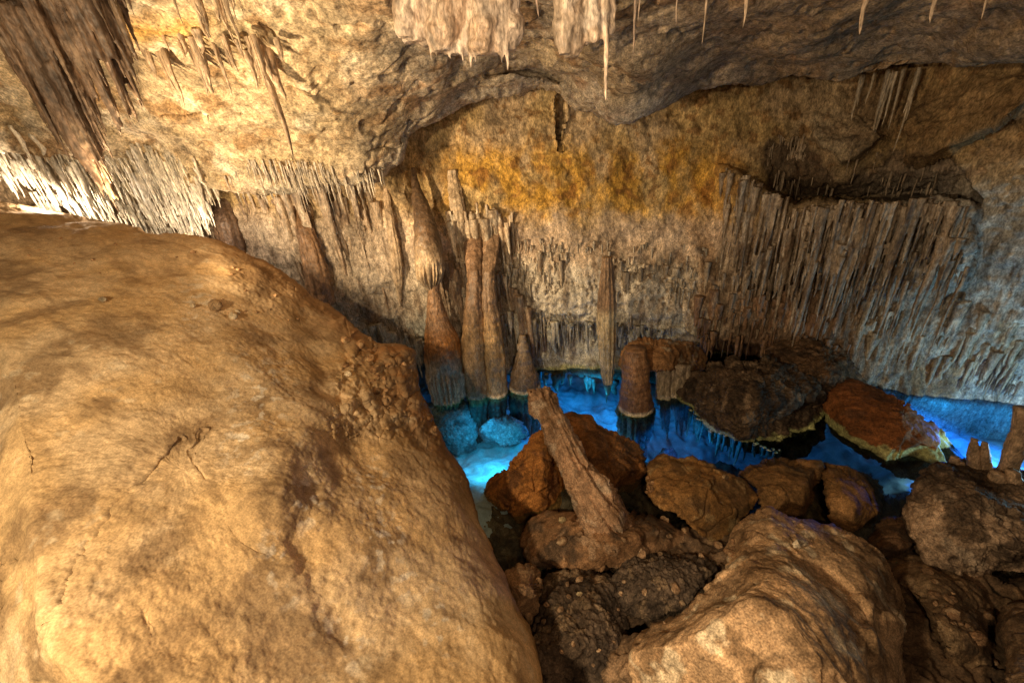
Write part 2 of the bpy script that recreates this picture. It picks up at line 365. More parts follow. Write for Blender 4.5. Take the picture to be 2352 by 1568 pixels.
    vs = smooth(.0, .5, perlin(V * np.array([2.2, 2.2, .35]), 60)); c = mix(c, BROWN * 1.1, vs * smooth(440, 520, Ya) * (.35 + .4 * smooth(1500, 1650, Xa) + .3 * (1 - smooth(1000, 1100, Xa))))
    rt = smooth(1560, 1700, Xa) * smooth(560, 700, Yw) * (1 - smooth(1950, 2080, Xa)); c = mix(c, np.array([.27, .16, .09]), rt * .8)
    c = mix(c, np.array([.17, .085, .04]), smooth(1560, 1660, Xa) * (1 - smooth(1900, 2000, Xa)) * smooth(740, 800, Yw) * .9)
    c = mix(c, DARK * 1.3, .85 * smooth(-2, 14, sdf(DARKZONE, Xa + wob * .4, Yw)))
    rr = smooth(1900, 2100, Xa) * smooth(300, 480, Ya); c = mix(c, np.array([.38, .33, .27]), rr * .8); c = mix(c, np.array([.42, .42, .40]), smooth(2080, 2260, Xa) * smooth(380, 520, Ya) * .7)
    c = mix(c, np.array([.28, .17, .08]), smooth(1950, 2050, Xa) * smooth(700, 760, Yw) * smooth(.05, .3, fbm(V * np.array([1.5, 1.5, .7]), 3, 66)) * .8)
    c = mix(c, np.array([.42, .34, .24]), .7 * smooth(-2, 12, sdf(LENS_A, Xa, Ya)) * smooth(230, 320, Yw))
    c = mix(c, np.array([.22, .13, .06]), smooth(1880, 2050, Xa) * (1 - smooth(300, 420, Yw)) * .6)
    c = mix(c, np.array([.24, .15, .07]), .6 * smooth(-2, 10, sdf(LENS_B, Xa, Ya)))
    c = mix(c, np.array([.42, .34, .26]), smooth(460, 520, Ya) * (1 - smooth(880, 960, Xa)) * .7)
    c = mix(c, np.array([.40, .28, .17]), (1 - smooth(470, 520, Xa)) * .8)
    c = mix(c, np.array([.60, .56, .48]), smooth(590, 650, Yw) * smooth(1080, 1160, Xa) * (1 - smooth(1480, 1600, Xa)) * .55)
    c = mix(c, DARK * 1.2, (1 - smooth(1, 5, np.abs(Xa - line_x([(185, 1291), (230, 1287), (262, 1289), (300, 1283), (350, 1287)], Ya)))) * smooth(185, 200, Ya) * (1 - smooth(330, 352, Ya)) * .8)
    sn = fbm(V * np.array([7, 7, .7]), 4, 71); c = c * (1 + (.34 + .2 * smooth(1500, 1650, Xa)) * sn * (.25 + .75 * smooth(440, 560, Ya)))[:, None]
    c = mix(c, np.array([.15, .09, .05]), smooth(.15, .6, fbm(V * np.array([3.5, 3.5, .8]), 4, 74)) * smooth(480, 600, Ya) * .6)
    c = c * (1 - .35 * smooth(1560, 1800, Xa) * (1 - smooth(2050, 2250, Xa)))[:, None]  # right side dimmed in the colour, in place of weaker lamplight
    z = V2[:, 2]
    c = mix(c, ALGAE, (Xa < 1900) * smooth(.10, .03, z + .04 * perlin(V * 6, 7)) * .8); c = mix(c, OLIVE, smooth(.0, -.08, z) * np.where(Xa < 1900, .9, .1))
    c = mix(c, np.array([.6, .62, .55]), smooth(.0, -.05, z) * (Xa > 1900) * .9)  # wall whitened under water to stand for sparkle
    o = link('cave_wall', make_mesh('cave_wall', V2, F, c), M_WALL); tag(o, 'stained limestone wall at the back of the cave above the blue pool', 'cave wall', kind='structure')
build_wall()

# ------------------------------------------------------------------ CAVE CEILING
EDGE = [(-450, 300), (0, 329), (146, 351), (250, 348), (370, 395), (476, 432), (560, 425), (660, 432), (771, 425), (870, 420), (882, 388), (913, 362), (931, 298), (1001, 270), (1067, 237), (1117, 217), (1183, 200), (1227, 194), (1289, 201), (1332, 227),
        (1405, 266), (1437, 272), (1477, 253), (1553, 235), (1615, 214), (1641, 200), (1674, 180), (1773, 171), (1865, 160), (1934, 176), (2006, 166), (2115, 140), (2213, 132), (2260, 128), (2350, 130), (2800, 110)]
ceil_base = rbf([(-450, 300, 5.6), (0, 329, 6.0), (0, 200, 5.9), (146, 351, 6.2), (370, 395, 6.3), (476, 432, 6.4), (660, 432, 6.6), (870, 415, 6.7), (660, 300, 6.1), (880, 300, 6.5), (300, 250, 5.9), (931, 298, 7.0), (1001, 270, 7.2),
    (1183, 200, 7.5), (1289, 201, 7.6), (1437, 272, 6.9), (1641, 200, 7.3), (1773, 171, 7.0), (1934, 176, 6.6), (2115, 140, 6.0), (2350, 130, 5.2), (2800, 110, 4.0),
    (900, 200, 6.0), (1300, 150, 6.4), (1437, 200, 6.2), (1700, 130, 6.3), (0, 0, 5.0), (300, 0, 4.6), (500, 100, 5.1), (700, 0, 4.4), (700, 150, 5.3), (1000, 0, 4.3), (1300, 0, 4.3), (1700, 0, 4.5), (2000, 0, 4.5), (2350, 0, 4.2),
    (-450, 0, 4.2), (-450, -260, 3.3), (300, -260, 3.0), (1000, -260, 2.8), (1700, -260, 3.0), (2350, -260, 3.0), (2800, -260, 2.7), (2800, 0, 3.6)])
def ceil_y(X, Y): return ceil_base(np.asarray(X, float), np.asarray(Y, float))
def build_ceiling():
    xs = np.arange(-450, 2801, 3.2); nt = 190
    t = np.linspace(0, 1, nt)[:, None]; ed = line(EDGE, xs) + 4 * perlin(np.stack([xs / 40, xs * 0, xs * 0], 1), 5) + 2 * perlin(np.stack([xs / 12, xs * 0, xs * 0], 1), 8)
    X = np.repeat(xs[None], nt, 0); Y = -260 + (ed[None] + 260) * t
    yw = ceil_y(X, Y)
    # bedding crack and small hollows
    crk = pdist([(365, 268), (385, 261), (420, 266), (470, 260), (500, 262), (540, 259), (590, 264), (620, 268), (690, 266), (735, 270), (770, 265)], X, Y); yw += .16 * (1 - smooth(1.2, 4.5, crk)) - .06 * smooth(30, 2, Y - 266) * (Y > 266) * smooth(360, 420, X) * (1 - smooth(740, 790, X))
    crk2 = pdist([(1120, 172), (1180, 165), (1240, 170), (1285, 185)], X, Y); yw += .35 * (1 - smooth(3, 11, crk2))
    crk3 = pdist([(845, 345), (880, 335), (905, 340)], X, Y); yw += .15 * (1 - smooth(3, 9, crk3))
    P = pY(X, Y, yw); e = P[-1]; rows = []
    for dy, dz in [(.04, -.01), (.15, .0), (.4, .06), (.8, .16), (1.4, .3), (2.0, .5)]:
        q = e.copy(); q[:, 1] += dy; q[:, 2] += dz; rows.append(q)
    P = np.concatenate([P, np.array(rows)]); V = P.reshape(-1, 3); n = len(rows)
    Xa = np.concatenate([X, np.repeat(xs[None], n, 0)]).ravel(); Ya = np.concatenate([Y, np.repeat(Y[-1:], n, 0)]).ravel()
    F = grid_faces(len(P), len(xs)); N = normals(V, F)
    if N[:, 2].mean() > 0: F = F[:, ::-1].copy(); N = -N
    S = np.array([.55, 1.3, 1.6])       # folds run along the cave
    d = 0.15 * fbm(V * 0.8, 2, 100) + 0.07 * ridged(V * np.array([.4, 1.0, 1.2]), 1, 104) + 0.05 * facet(V * S * .9 + .3 * perlin(V * 1.5)[:, None], 3) + 0.012 * fbm(V * S * 5, 3, 108) + 0.010 * fbm(V * 20, 2, 111)
    d -= 0.05 * smooth(.1, .45, fbm(V * 4, 2, 120))
    V2 = V + N * d[:, None]
    c = mix(np.array([.46, .35, .22]), np.array([.40, .32, .23]), smooth(-.3, .4, fbm(V * 1.2, 2, 130)))
    c = mix(c, np.array([.24, .13, .06]), smooth(.12, .5, fbm(V * S * 2.2, 3, 131)) * .75)
    lf = 1 - smooth(700, 950, Xa + 40 * perlin(V * 1.5, 3))
    c = mix(c, np.array([.56, .43, .26]), lf * .8)
    c = mix(c, np.array([.66, .56, .41]), lf * smooth(0, .4, fbm(V * 2, 2, 133)) * .8); c = mix(c, np.array([.30, .17, .07]), lf * smooth(.15, .55, fbm(V * 2.6, 4, 137)) * .75)
    c = mix(c, OCHRE * .8, smooth(40, 0, np.abs(Ya - 40)) * smooth(250, 300, Xa) * (1 - smooth(400, 560, Xa)) * .8)
    c = mix(c, np.array([.25, .165, .095]), smooth(1350, 1750, Xa) * .75)
    c = mix(c, np.array([.40, .38, .34]), smooth(-60, -5, Ya - line(EDGE, Xa)) * smooth(500, 600, Xa) * (1 - smooth(1500, 1800, Xa)) * .35)  # lip greyed in the colour for the cool shade along the ledge
    o = link('cave_ceiling', make_mesh('cave_ceiling', V2, F, c), M_CEIL); tag(o, 'low overhanging limestone ceiling of the cave', 'cave ceiling', kind='structure')
build_ceiling()

# ------------------------------------------------------------------ POOL
def build_pool():
    pts = []
    def a(X, Y, z): p = pZ(X, Y, 0); pts.append((p[0] * 100, p[1] * 100, z))
    for q in [(1070, 1130, -.16), (1100, 1100, -.24), (1150, 1060, -.5), (1090, 1040, -.5), (1040, 990, -.9), (1110, 960, -1.0), (1200, 960, -1.0), (1000, 930, -1.2), (1350, 930, -1.5), (1300, 880, -1.4), (1400, 990, -1.5), (1400, 890, -1.5),
              (1540, 990, -2.0), (1540, 1040, -1.6), (1650, 1070, -1.0), (1620, 1010, -1.8), (1800, 1050, -1.5), (1900, 1080, -1.5), (2100, 950, -1.3), (2250, 960, -.9), (2330, 1050, -.9), (2150, 920, -1.0)]: a(*q)
    pts.extend([(-500, 600, -1.2), (-500, 1100, -.8), (200, 1150, -.9), (800, 1150, -1), (1200, 700, -1), (1200, 300, -.8), (600, 250, -.9), (0, 300, -.3), (-300, 300, -.2)])
    f = rbf(pts)
    xs = np.arange(-5, 12.01, .04); ys = np.arange(2.6, 11.5, .04); X, Yg = np.meshgrid(xs, ys)
    Z = f(X * 100, Yg * 100); V = np.stack([X.ravel(), Yg.ravel(), Z.ravel()], 1); F = grid_faces(len(ys), len(xs)); 
    d = .17 * fbm(V * 1.3, 3, 200) + .06 * ridged(V * 2.6, 2, 203) + .05 * facet(V * 1.8, 3) + .02 * fbm(V * 12, 2, 209)
    wk = np.exp(-((V[:, 0] + .4) ** 2 + (V[:, 1] - 4.9) ** 2) / .8)
    V[:, 2] += d * (1 - .6 * wk)
    N = normals(V, F)
    if N[:, 2].mean() < 0: F = F[:, ::-1].copy()
    c = mix(np.array([.62, .62, .58]), np.array([.44, .45, .44]), smooth(-.1, .5, fbm(V * 2.2, 3, 210)))
    c = mix(c, np.array([.14, .14, .13]), smooth(.2, .6, fbm(V * 2.3, 4, 214)) * .6)
    c = mix(c, np.array([.8, .8, .76]), wk * smooth(-.1, .3, ridged(V * np.array([6, 2.5, 2]), 2, 222)) * .9)
    o = link('pool_bed', make_mesh('pool_bed', V, F, c), M_BED); tag(o, 'pale uneven rock bed under the clear water', 'pool bed', kind='structure')
    xs = np.linspace(-6, 13, 60); ys = np.linspace(2.2, 12, 40); X, Yg = np.meshgrid(xs, ys)
    V = np.stack([X.ravel(), Yg.ravel(), 0 * X.ravel()], 1); F = grid_faces(40, 60)[:, ::-1].copy()
    o = link('water', make_mesh('water', V, F), M_WATER); tag(o, 'clear still blue lit cave pool', 'water', kind='structure')
build_pool()

# ------------------------------------------------------------------ ROCK BUILDER
def speckle(P, base, seed, dark=None, light=None, k=1.0):
    c = np.repeat(np.asarray(base)[None], len(P), 0)
    n = fbm(P * 1.6 * k, 3, seed); c = c * (1 + .35 * n)[:, None]
    if dark is not None: c = mix(c, dark, smooth(.10, .42, fbm(P * 2.7 * k, 4, seed + 5)) * .8)
    if light is not None: c = mix(c, light, smooth(.22, .50, fbm(P * 4.1 * k, 4, seed + 9)) * .8)
    return c
def rock(name, outline, ctrl, T, amp, colf, mat=None, na=260, nr=70, seed=0, center=None, m=3.0, dent=None, edge_noise=5, parent=None, back=1.0, craggy=1.0, fac=0.0, ffreq=2.5, cuts=0, cutq=(.86, .97)):
    p = np.array(outline, float); c = np.array(center, float) if center is not None else p.mean(0)
    th = np.linspace(0, 2 * np.pi, na, endpoint=False); dx, dy = np.cos(th), np.sin(th); R = np.full(na, 0.)
    for (ax, ay), (bx, by) in zip(p, np.roll(p, -1, 0)):
        ex, ey = bx - ax, by - ay; den = dx * ey - dy * ex; den = np.where(np.abs(den) < 1e-9, 1e-9, den)
        t = ((ax - c[0]) * ey - (ay - c[1]) * ex) / den; u = ((ax - c[0]) * dy - (ay - c[1]) * dx) / den
        ok = (t > 0) & (u >= -1e-6) & (u <= 1 + 1e-6); R = np.where(ok & (t > R), t, R)
    R = np.where(R <= 0, np.median(R), R)
    k = max(1, na // 160); ker = np.ones(2 * k + 1) / (2 * k + 1); R = np.convolve(np.concatenate([R[-k:], R, R[:k]]), ker, 'valid')
    per = np.stack([dx * 4, dy * 4, th * 0 + seed], 1); R = R + edge_noise * fbm(per * 1.5, 4, seed, .7)
    rho = np.linspace(0.004, 1, nr) ** 0.85
    rf = rbf(ctrl) if len(ctrl) > 3 else (lambda X, Y: np.full(np.shape(X), ctrl[0][2]))
    PX = c[0] + rho[:, None] * R[None] * dx[None]; PY = c[1] + rho[:, None] * R[None] * dy[None]
    Df = rf(PX, PY); fall = T * (1 - np.sqrt(np.clip(1 - rho[:, None] ** m, 0, 1))); D = Df + fall
    if dent is not None: D = D + dent(PX, PY)
    front = pD(PX, PY, D)
    rb = np.linspace(1, 0.02, max(8, nr // 5))[1:]
    BX = c[0] + rb[:, None] * R[None] * dx[None]; BY = c[1] + rb[:, None] * R[None] * dy[None]
    edge = D[-1][None]; B = edge * rb[:, None] + (D[0].mean() + T) * (1 - rb[:, None]) + back * T * np.sqrt(1 - rb[:, None] ** 2)
    bk = pD(BX, BY, B)
    P = np.concatenate([front, bk]); V = P.reshape(-1, 3); F = grid_faces(len(P), na, True)
    i0 = len(V); V = np.concatenate([V, [front[0].mean(0)], [bk[-1].mean(0)]])
    a = np.arange(na); b = (a + 1) % na; l = (len(P) - 1) * na
    cap = np.stack([np.full(na, i0), a, b, np.full(na, i0)], 1); cap2 = np.stack([l + b, l + a, np.full(na, i0 + 1), np.full(na, i0 + 1)], 1)
    X2, Y2 = pix(V)
    if cuts:
        rg = np.random.RandomState(seed + 900)
        for q in range(cuts):
            n = rg.normal(size=3); n[2] += .3; n -= FWD * 1.15; n /= np.linalg.norm(n)
            if -n @ FWD < .35: continue
            pr = V @ n; hq = np.quantile(pr, rg.uniform(*cutq)); o_ = np.maximum(0, pr - hq); ray_ = V - EYE; ray_ /= np.linalg.norm(ray_, axis=1)[:, None]
            V = V + ray_ * np.minimum(o_ / np.maximum(.25, -(ray_ @ n)), T * 1.2 + .05)[:, None] * .95
    N = normals(V, F); ctr = V.mean(0)
    if (N * (V - ctr)).sum(1).mean() < 0: N = -N; F = F[:, ::-1].copy(); cap = cap[:, ::-1].copy(); cap2 = cap2[:, ::-1].copy()
    s = seed * 13
    al, fl_, am, fm, ah, fh = amp
    d = al * fbm(V * fl_, 3, s) + am * (craggy * ridged(V * fm, 3, s + 4) * .6 + .4 * fbm(V * fm * 1.7, 3, s + 8)) + ah * fbm(V * fh, 3, s + 12)
    if fac: d = d + fac * facet(V * ffreq + .25 * np.stack([fbm(V * 3, 2, s + 31), fbm(V * 3, 2, s + 33), fbm(V * 3, 2, s + 35)], 1), s)
    V2 = V + N * d[:, None]
    colr = colf(V2, X2, Y2)
    # triangulated caps: collapse the doubled corner
    tri = np.concatenate([cap[:, [0, 1, 2]] if cap[0, 0] == i0 else cap[:, [1, 2, 3]], cap2[:, [0, 1, 2]] if cap2[0, 0] != i0 + 1 else cap2[:, [1, 2, 3]]])
    org = np.array([V2[:, 0].mean(), V2[:, 1].mean(), V2[:, 2].min()])
    me = bpy.data.meshes.new(name); L = V2 - org
    nq, nt_ = len(F), len(tri)
    me.vertices.add(len(L)); me.vertices.foreach_set('co', L.astype(np.float32).ravel())
    me.loops.add(nq * 4 + nt_ * 3); me.loops.foreach_set('vertex_index', np.concatenate([F.ravel(), tri.ravel()]).astype(np.int32))
    me.polygons.add(nq + nt_); me.polygons.foreach_set('loop_start', np.concatenate([np.arange(0, nq * 4, 4), nq * 4 + np.arange(0, nt_ * 3, 3)]).astype(np.int32))
    me.polygons.foreach_set('use_smooth', np.ones(nq + nt_, bool)); me.update(calc_edges=True); me.validate()
    paint(me, colr)
    if parent is not None: return link(name, me, mat or M_ROCK, org - np.array(parent.location), parent)
    return link(name, me, mat or M_ROCK, org)

# ------------------------------------------------------------------ LEFT BOULDER
CRACK1 = [(472, 987), (438, 1036), (455, 1080), (472, 1100)]
CRACK2 = [(415, 1006), (347, 1082), (320, 1115), (264, 1172), (228, 1220), (196, 1270), (166, 1323), (143, 1384), (125, 1433), (83, 1490)]
def left_boulder():
    out = [(-520, 430), (-200, 455), (0, 470), (60, 478), (120, 490), (250, 507), (330, 530), (420, 545), (500, 555), (560, 575), (640, 620), (700, 665), (760, 705), (830, 762), (890, 795), (945, 790), (960, 830), (962, 900), (990, 940), (1010, 985),
           (1020, 1020), (1060, 1090), (1090, 1150), (1130, 1230), (1170, 1330), (1210, 1420), (1235, 1500), (1245, 1600), (1250, 1900), (700, 2050), (-100, 2000), (-520, 1800)]
    ctrl = [(-520, 430, 4.6), (-520, 900, 2.9), (-520, 1800, 1.4), (0, 470, 4.95), (250, 507, 5.15), (500, 555, 5.25), (700, 665, 5.6), (830, 762, 5.6), (945, 790, 5.5), (962, 900, 5.15), (1010, 985, 4.8), (1060, 1090, 4.2), (1130, 1230, 3.6), (1210, 1420, 2.9), (1245, 1600, 2.45), (1250, 1900, 2.0),
            (300, 650, 4.3), (0, 700, 3.75), (600, 800, 4.25), (720, 900, 4.2), (450, 800, 3.9), (450, 1000, 3.1), (200, 850, 3.3), (0, 1000, 2.7), (0, 1300, 2.1), (0, 1568, 1.75), (450, 1300, 2.45), (450, 1568, 2.0), (700, 1050, 3.35), (720, 980, 3.72), (780, 1000, 3.95), (850, 900, 4.62), (850, 1100, 3.66), (850, 1300, 2.95), (850, 1568, 2.3), (1050, 1300, 3.2), (450, 2000, 1.6)]
    def dent(X, Y):
        nw = perlin(np.stack([X.ravel() / 26, Y.ravel() / 26, X.ravel() * 0], 1), 12).reshape(X.shape); wx, wy = X + 9 * nw, Y + 5 * nw
        o = .014 * (1 - smooth(.5, 5, pdist(CRACK1, wx, wy))) + .026 * (1 - smooth(.8, 5.5, pdist(CRACK2, wx, wy)))
        o += .035 * (1 - smooth(2, 55, pdist([(690, 1080), (700, 1150), (690, 1250), (720, 1350), (790, 1440)], X + 16 * nw, Y)))
        o -= .07 * np.maximum(0, 1 - pdist([(440, 690), (600, 770), (690, 820), (735, 880), (715, 960), (660, 1060), (640, 1150)], X, Y) / 130)
        o += .07 * (1 - smooth(5, 30, pdist([(740, 860), (735, 900), (770, 905)], X, Y)))
        o += .007 * (1 - smooth(2, 30, pdist([(330, 1430), (370, 1490), (440, 1520)], X, Y)))
        for x, y, r in [(22, 1290, 7), (45, 1285, 8), (22, 1330, 5), (25, 1390, 8), (25, 1410, 7), (30, 1430, 5), (5, 1470, 8)]: o += .10 * (1 - smooth(r * .3, r, np.hypot(X - x, (Y - y) * .8)))
        rg = smooth(740, 800, X + .25 * (Y - 900)) * (1 - smooth(960, 1040, Y)) * smooth(700, 760, Y)
        q2 = np.stack([X.ravel() / 30, Y.ravel() / 30, X.ravel() * 0], 1)
        rg2 = smooth(-70, 0, X - line_x([(500, 500), (665, 700), (795, 900), (985, 1000), (1230, 1130), (1568, 1240)], Y)) * smooth(600, 700, Y) * (1 - smooth(1000, 1150, Y))
        return o - (rg * 1.1 + rg2 * .9).clip(0, 1.3) * (.07 * facet(q2 * .8, 8) + .06 * fbm(q2 * 1.4, 3, 5)).reshape(X.shape)
    def colf(V, X, Y):
        c = mix(np.array([.64, .46, .27]), np.array([.60, .40, .20]), smooth(-.3, .3, fbm(V * 1.3, 3, 300)))
        c = mix(c, np.array([.26, .165, .085]), smooth(.05, .5, fbm(V * 2.2, 4, 304)) * .75)
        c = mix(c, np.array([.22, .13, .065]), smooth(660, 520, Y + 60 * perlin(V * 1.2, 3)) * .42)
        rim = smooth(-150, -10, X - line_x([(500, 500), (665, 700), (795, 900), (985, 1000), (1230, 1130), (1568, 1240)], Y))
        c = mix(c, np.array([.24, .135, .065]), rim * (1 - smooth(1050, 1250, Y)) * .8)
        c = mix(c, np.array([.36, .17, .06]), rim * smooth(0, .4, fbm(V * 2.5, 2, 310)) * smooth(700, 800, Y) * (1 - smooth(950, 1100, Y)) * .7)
        sk = V @ np.array([[.75, .3, .2], [-.3, .9, .1], [.3, -.5, .6]])
        st = fbm(sk * np.array([2.2, 9, 9]), 4, 315); c = c * (1 + .16 * st)[:, None]
        c = mix(c, np.array([.64, .53, .37]), smooth(.30, .75, fbm(V * 8, 4, 320)) * smooth(0, .4, fbm(V * .9, 2, 322)) * .5)
        c = mix(c, np.array([.20, .12, .06]), smooth(.2, .8, fbm(sk * np.array([3, 7, 7]), 4, 326)) * .5)
        sc_ = np.zeros(len(V))
        for sx_, sy_, sr_ in [(640, 1285, 45), (668, 1345, 30), (700, 1160, 40), (850, 1120, 45), (935, 1330, 30), (790, 1480, 60), (560, 1010, 50), (450, 700, 40), (600, 900, 70), (1010, 1420, 60), (880, 1250, 50)]: sc_ = np.maximum(sc_, np.exp(-((X - sx_) ** 2 + ((Y - sy_) * .7) ** 2) / sr_ ** 2))
        c = mix(c, np.array([.74, .65, .52]), sc_ * smooth(.12, .45, fbm(V * 11, 4, 330)) * .85)
        c = mix(c, np.array([.30, .18, .09]), smooth(.30, .6, fbm(V * 16, 3, 333)) * smooth(-.1, .4, fbm(V * 1.4, 2, 334)) * .45)
        c = mix(c, np.array([.10, .06, .03]), (1 - smooth(1, 4, np.minimum(pdist(CRACK1, X, Y), pdist(CRACK2, X, Y)))) * .25)
        return c
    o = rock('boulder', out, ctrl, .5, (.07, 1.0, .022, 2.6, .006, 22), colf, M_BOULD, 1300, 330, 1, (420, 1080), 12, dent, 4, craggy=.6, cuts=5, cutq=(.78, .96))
    tag(o, 'huge smooth ochre boulder filling the lower left with a long crack across it', 'boulder')
left_boulder()

# ------------------------------------------------------------------ RUBBLE GROUND
def ground():
    cf = rbf([(1000, 1000, 6.6), (1080, 1150, 6.1), (1300, 1000, 6.6), (1480, 1050, 6.7), (1700, 1090, 6.5), (1900, 1090, 6.4), (2080, 1120, 6.1), (2400, 1050, 5.8), (1200, 1300, 4.9), (1450, 1250, 4.9), (1700, 1230, 4.8), (2050, 1250, 4.7), (2400, 1250, 4.6), (1250, 1560, 3.6), (1450, 1480, 3.9), (1450, 1600, 3.4), (1800, 1500, 3.6), (2280, 1450, 3.7), (2400, 1600, 3.2), (1300, 1850, 2.9), (2400, 1850, 2.7), (900, 1300, 4.8), (900, 1800, 3.2), (2700, 1100, 5.0), (2700, 1850, 2.5)])
    xs = np.arange(850, 2800, 4.0); ys = np.arange(985, 1900, 4.0); X, Y = np.meshgrid(xs, ys); D0 = cf(X, Y); wd = (-2.3 - CAM_H) / dirs(X, Y)[..., 2]; kk = smooth(30, -30, Y - line([(850, 1170), (1060, 1160), (1120, 1170), (1300, 1110), (1480, 1090), (1740, 1100), (1900, 1110), (2050, 1150), (2200, 1110), (2800, 1120)], X))
    D0 = np.where(wd > 0, np.maximum(D0, wd * kk + D0 * (1 - kk)), D0)
    V = pD(X, Y, D0).reshape(-1, 3); F = grid_faces(len(ys), len(xs)); N = normals(V, F)
    if N[:, 2].mean() < 0: F = F[:, ::-1].copy(); N = -N
    V += N * (.12 * fbm(V * 1.6, 3, 400) + .07 * ridged(V * 4, 3, 404) + .02 * fbm(V * 16, 2, 409))[:, None]
    c = speckle(V, np.array([.13, .08, .045]), 410, DARK * .8, np.array([.24, .15, .08]))
    o = link('cave_floor', make_mesh('cave_floor', V, F, c), M_ROCK); tag(o, 'dark broken rubble bank below the viewer', 'ground', kind='structure')
ground()

# ------------------------------------------------------------------ FOREGROUND ROCKS
def crock(base, seed, dark=None, light=None, k=1.0, z_algae=False, extra=None):
    def f(V, X, Y):
        c = speckle(V, base, seed, dark, light, k)
        if extra: c = extra(c, V, X, Y)
        if z_algae:
            z = V[:, 2] + .05 * perlin(V * 5, seed)
            c = mix(c, ALGAE * .85, smooth(z_algae + .03, z_algae - .02, z + .05 * fbm(V * 7, 3, seed + 3)) * .9); c = mix(c, OLIVE, smooth(z_algae * .35, -.05, z + .06 * fbm(V * 9, 2, seed + 6)) * .85)
        return c
    return f
AMP = (.09, 1.4, .022, 3.6, .010, 24)
def fr(label, outline, ctrl, T, base, seed, dark=DARK, light=None, amp=AMP, name='boulder', cat='boulder', na=280, nr=80, m=3.2, **kw):
    if name in ('pebble', 'drowned_rock'): kw.setdefault('cuts', 6)
    k = kw.pop('k', 1.0); za = kw.pop('z_algae', False); ex = kw.pop('extra', None)
    kw.setdefault('fac', .035); kw.setdefault('cuts', 12); kw.setdefault('cutq', (.76, .95)); rgh = kw.pop('rgh', .35); amp = (amp[0] * .6, amp[1], amp[2] * rgh, amp[3], amp[4] * rgh, amp[5]); kw.setdefault('craggy', .6)
    o = rock(name, outline, ctrl, T, amp, crock(base, seed, dark, light, k, za, ex), kw.pop('mat', M_ROCK), na, nr, seed, m=m, **kw)
    if kw.get('parent') is None: tag(o, label, cat)
    return o
fr('orange clay coloured rock at the edge of the turquoise shallows', [(1110, 1140), (1130, 1100), (1165, 1075), (1197, 1040), (1215, 1000), (1245, 985), (1300, 1010), (1330, 1090), (1320, 1170), (1260, 1175), (1215, 1212), (1170, 1180), (1125, 1155)],
   [(1110, 1140, 5.75), (1215, 1000, 5.85), (1300, 1010, 5.7), (1215, 1212, 5.0), (1320, 1170, 5.0), (1200, 1100, 5.25)], .35, np.array([.42, .175, .045]), 21, np.array([.16, .07, .03]), None, (.07, 2.2, .06, 6, .015, 26))
fr('rust brown rock behind the fallen column beside the blue water', [(1270, 960), (1310, 945), (1350, 957), (1400, 990), (1445, 1005), (1478, 1035), (1484, 1075), (1520, 1150), (1540, 1210), (1460, 1230), (1360, 1210), (1300, 1120), (1280, 1030)],
   [(1270, 960, 6.0), (1400, 990, 6.05), (1478, 1035, 5.95), (1520, 1150, 5.0), (1460, 1230, 4.6), (1360, 1210, 4.7), (1380, 1080, 5.3)], .4, np.array([.32, .145, .05]), 22, np.array([.11, .055, .028]), None, (.08, 1.8, .05, 5, .014, 26))
fr('flat tilted brown slab with a sharp lower point right of the fallen column', [(1480, 1105), (1490, 1062), (1520, 1046), (1560, 1052), (1590, 1045), (1640, 1075), (1700, 1095), (1732, 1122), (1742, 1150), (1700, 1200), (1665, 1235), (1635, 1244), (1600, 1222), (1550, 1182), (1503, 1156), (1483, 1130)],
   [(1480, 1105, 5.3), (1520, 1046, 5.65), (1590, 1045, 5.65), (1732, 1122, 5.0), (1635, 1244, 4.35), (1550, 1182, 4.6), (1600, 1120, 4.85)], .22, np.array([.32, .165, .055]), 23, np.array([.14, .08, .035]), np.array([.42, .28, .13]), (.05, 1.8, .03, 4, .010, 26), m=7, name='rock_slab', cat='rock slab')
fr('dull brown boulder wedged between the flat slab and the round boulder', [(1690, 1092), (1720, 1062), (1770, 1050), (1830, 1055), (1880, 1062), (1915, 1100), (1925, 1160), (1915, 1235), (1850, 1240), (1760, 1230), (1700, 1240), (1745, 1160), (1738, 1118)],
   [(1700, 1090, 5.3), (1770, 1050, 5.5), (1880, 1062, 5.4), (1915, 1200, 4.5), (1760, 1230, 4.35), (1830, 1130, 4.85)], .35, np.array([.27, .145, .055]), 24, np.array([.11, .065, .03]), None, (.08, 1.6, .04, 4, .012, 26))
fr('rounded brown boulder with a smooth front at the right end of the slabs', [(1883, 1080), (1900, 1064), (1950, 1074), (2000, 1088), (2027, 1120), (2022, 1170), (2012, 1220), (1975, 1250), (1930, 1240), (1905, 1180), (1893, 1120)],
   [(1883, 1080, 5.25), (1950, 1074, 5.3), (2027, 1120, 5.1), (2012, 1220, 4.5), (1930, 1240, 4.4), (1955, 1150, 4.65)], .4, np.array([.29, .155, .06]), 25, np.array([.13, .08, .035]), None, (.07, 1.8, .03, 4, .010, 26), m=3)
fr('wide brown rock carrying the foot of the fallen column', [(1190, 1255), (1215, 1195), (1260, 1168), (1350, 1185), (1450, 1178), (1520, 1198), (1600, 1232), (1655, 1285), (1600, 1305), (1500, 1300), (1440, 1318), (1380, 1300), (1290, 1308), (1215, 1295)],
   [(1190, 1255, 4.6), (1260, 1168, 4.8), (1450, 1178, 4.65), (1600, 1232, 4.5), (1655, 1285, 4.2), (1440, 1318, 3.95), (1290, 1308, 4.05), (1400, 1240, 4.25)], .4, np.array([.27, .15, .075]), 26, np.array([.07, .05, .035]), np.array([.36, .24, .15]), (.08, 2, .05, 5, .016, 26))
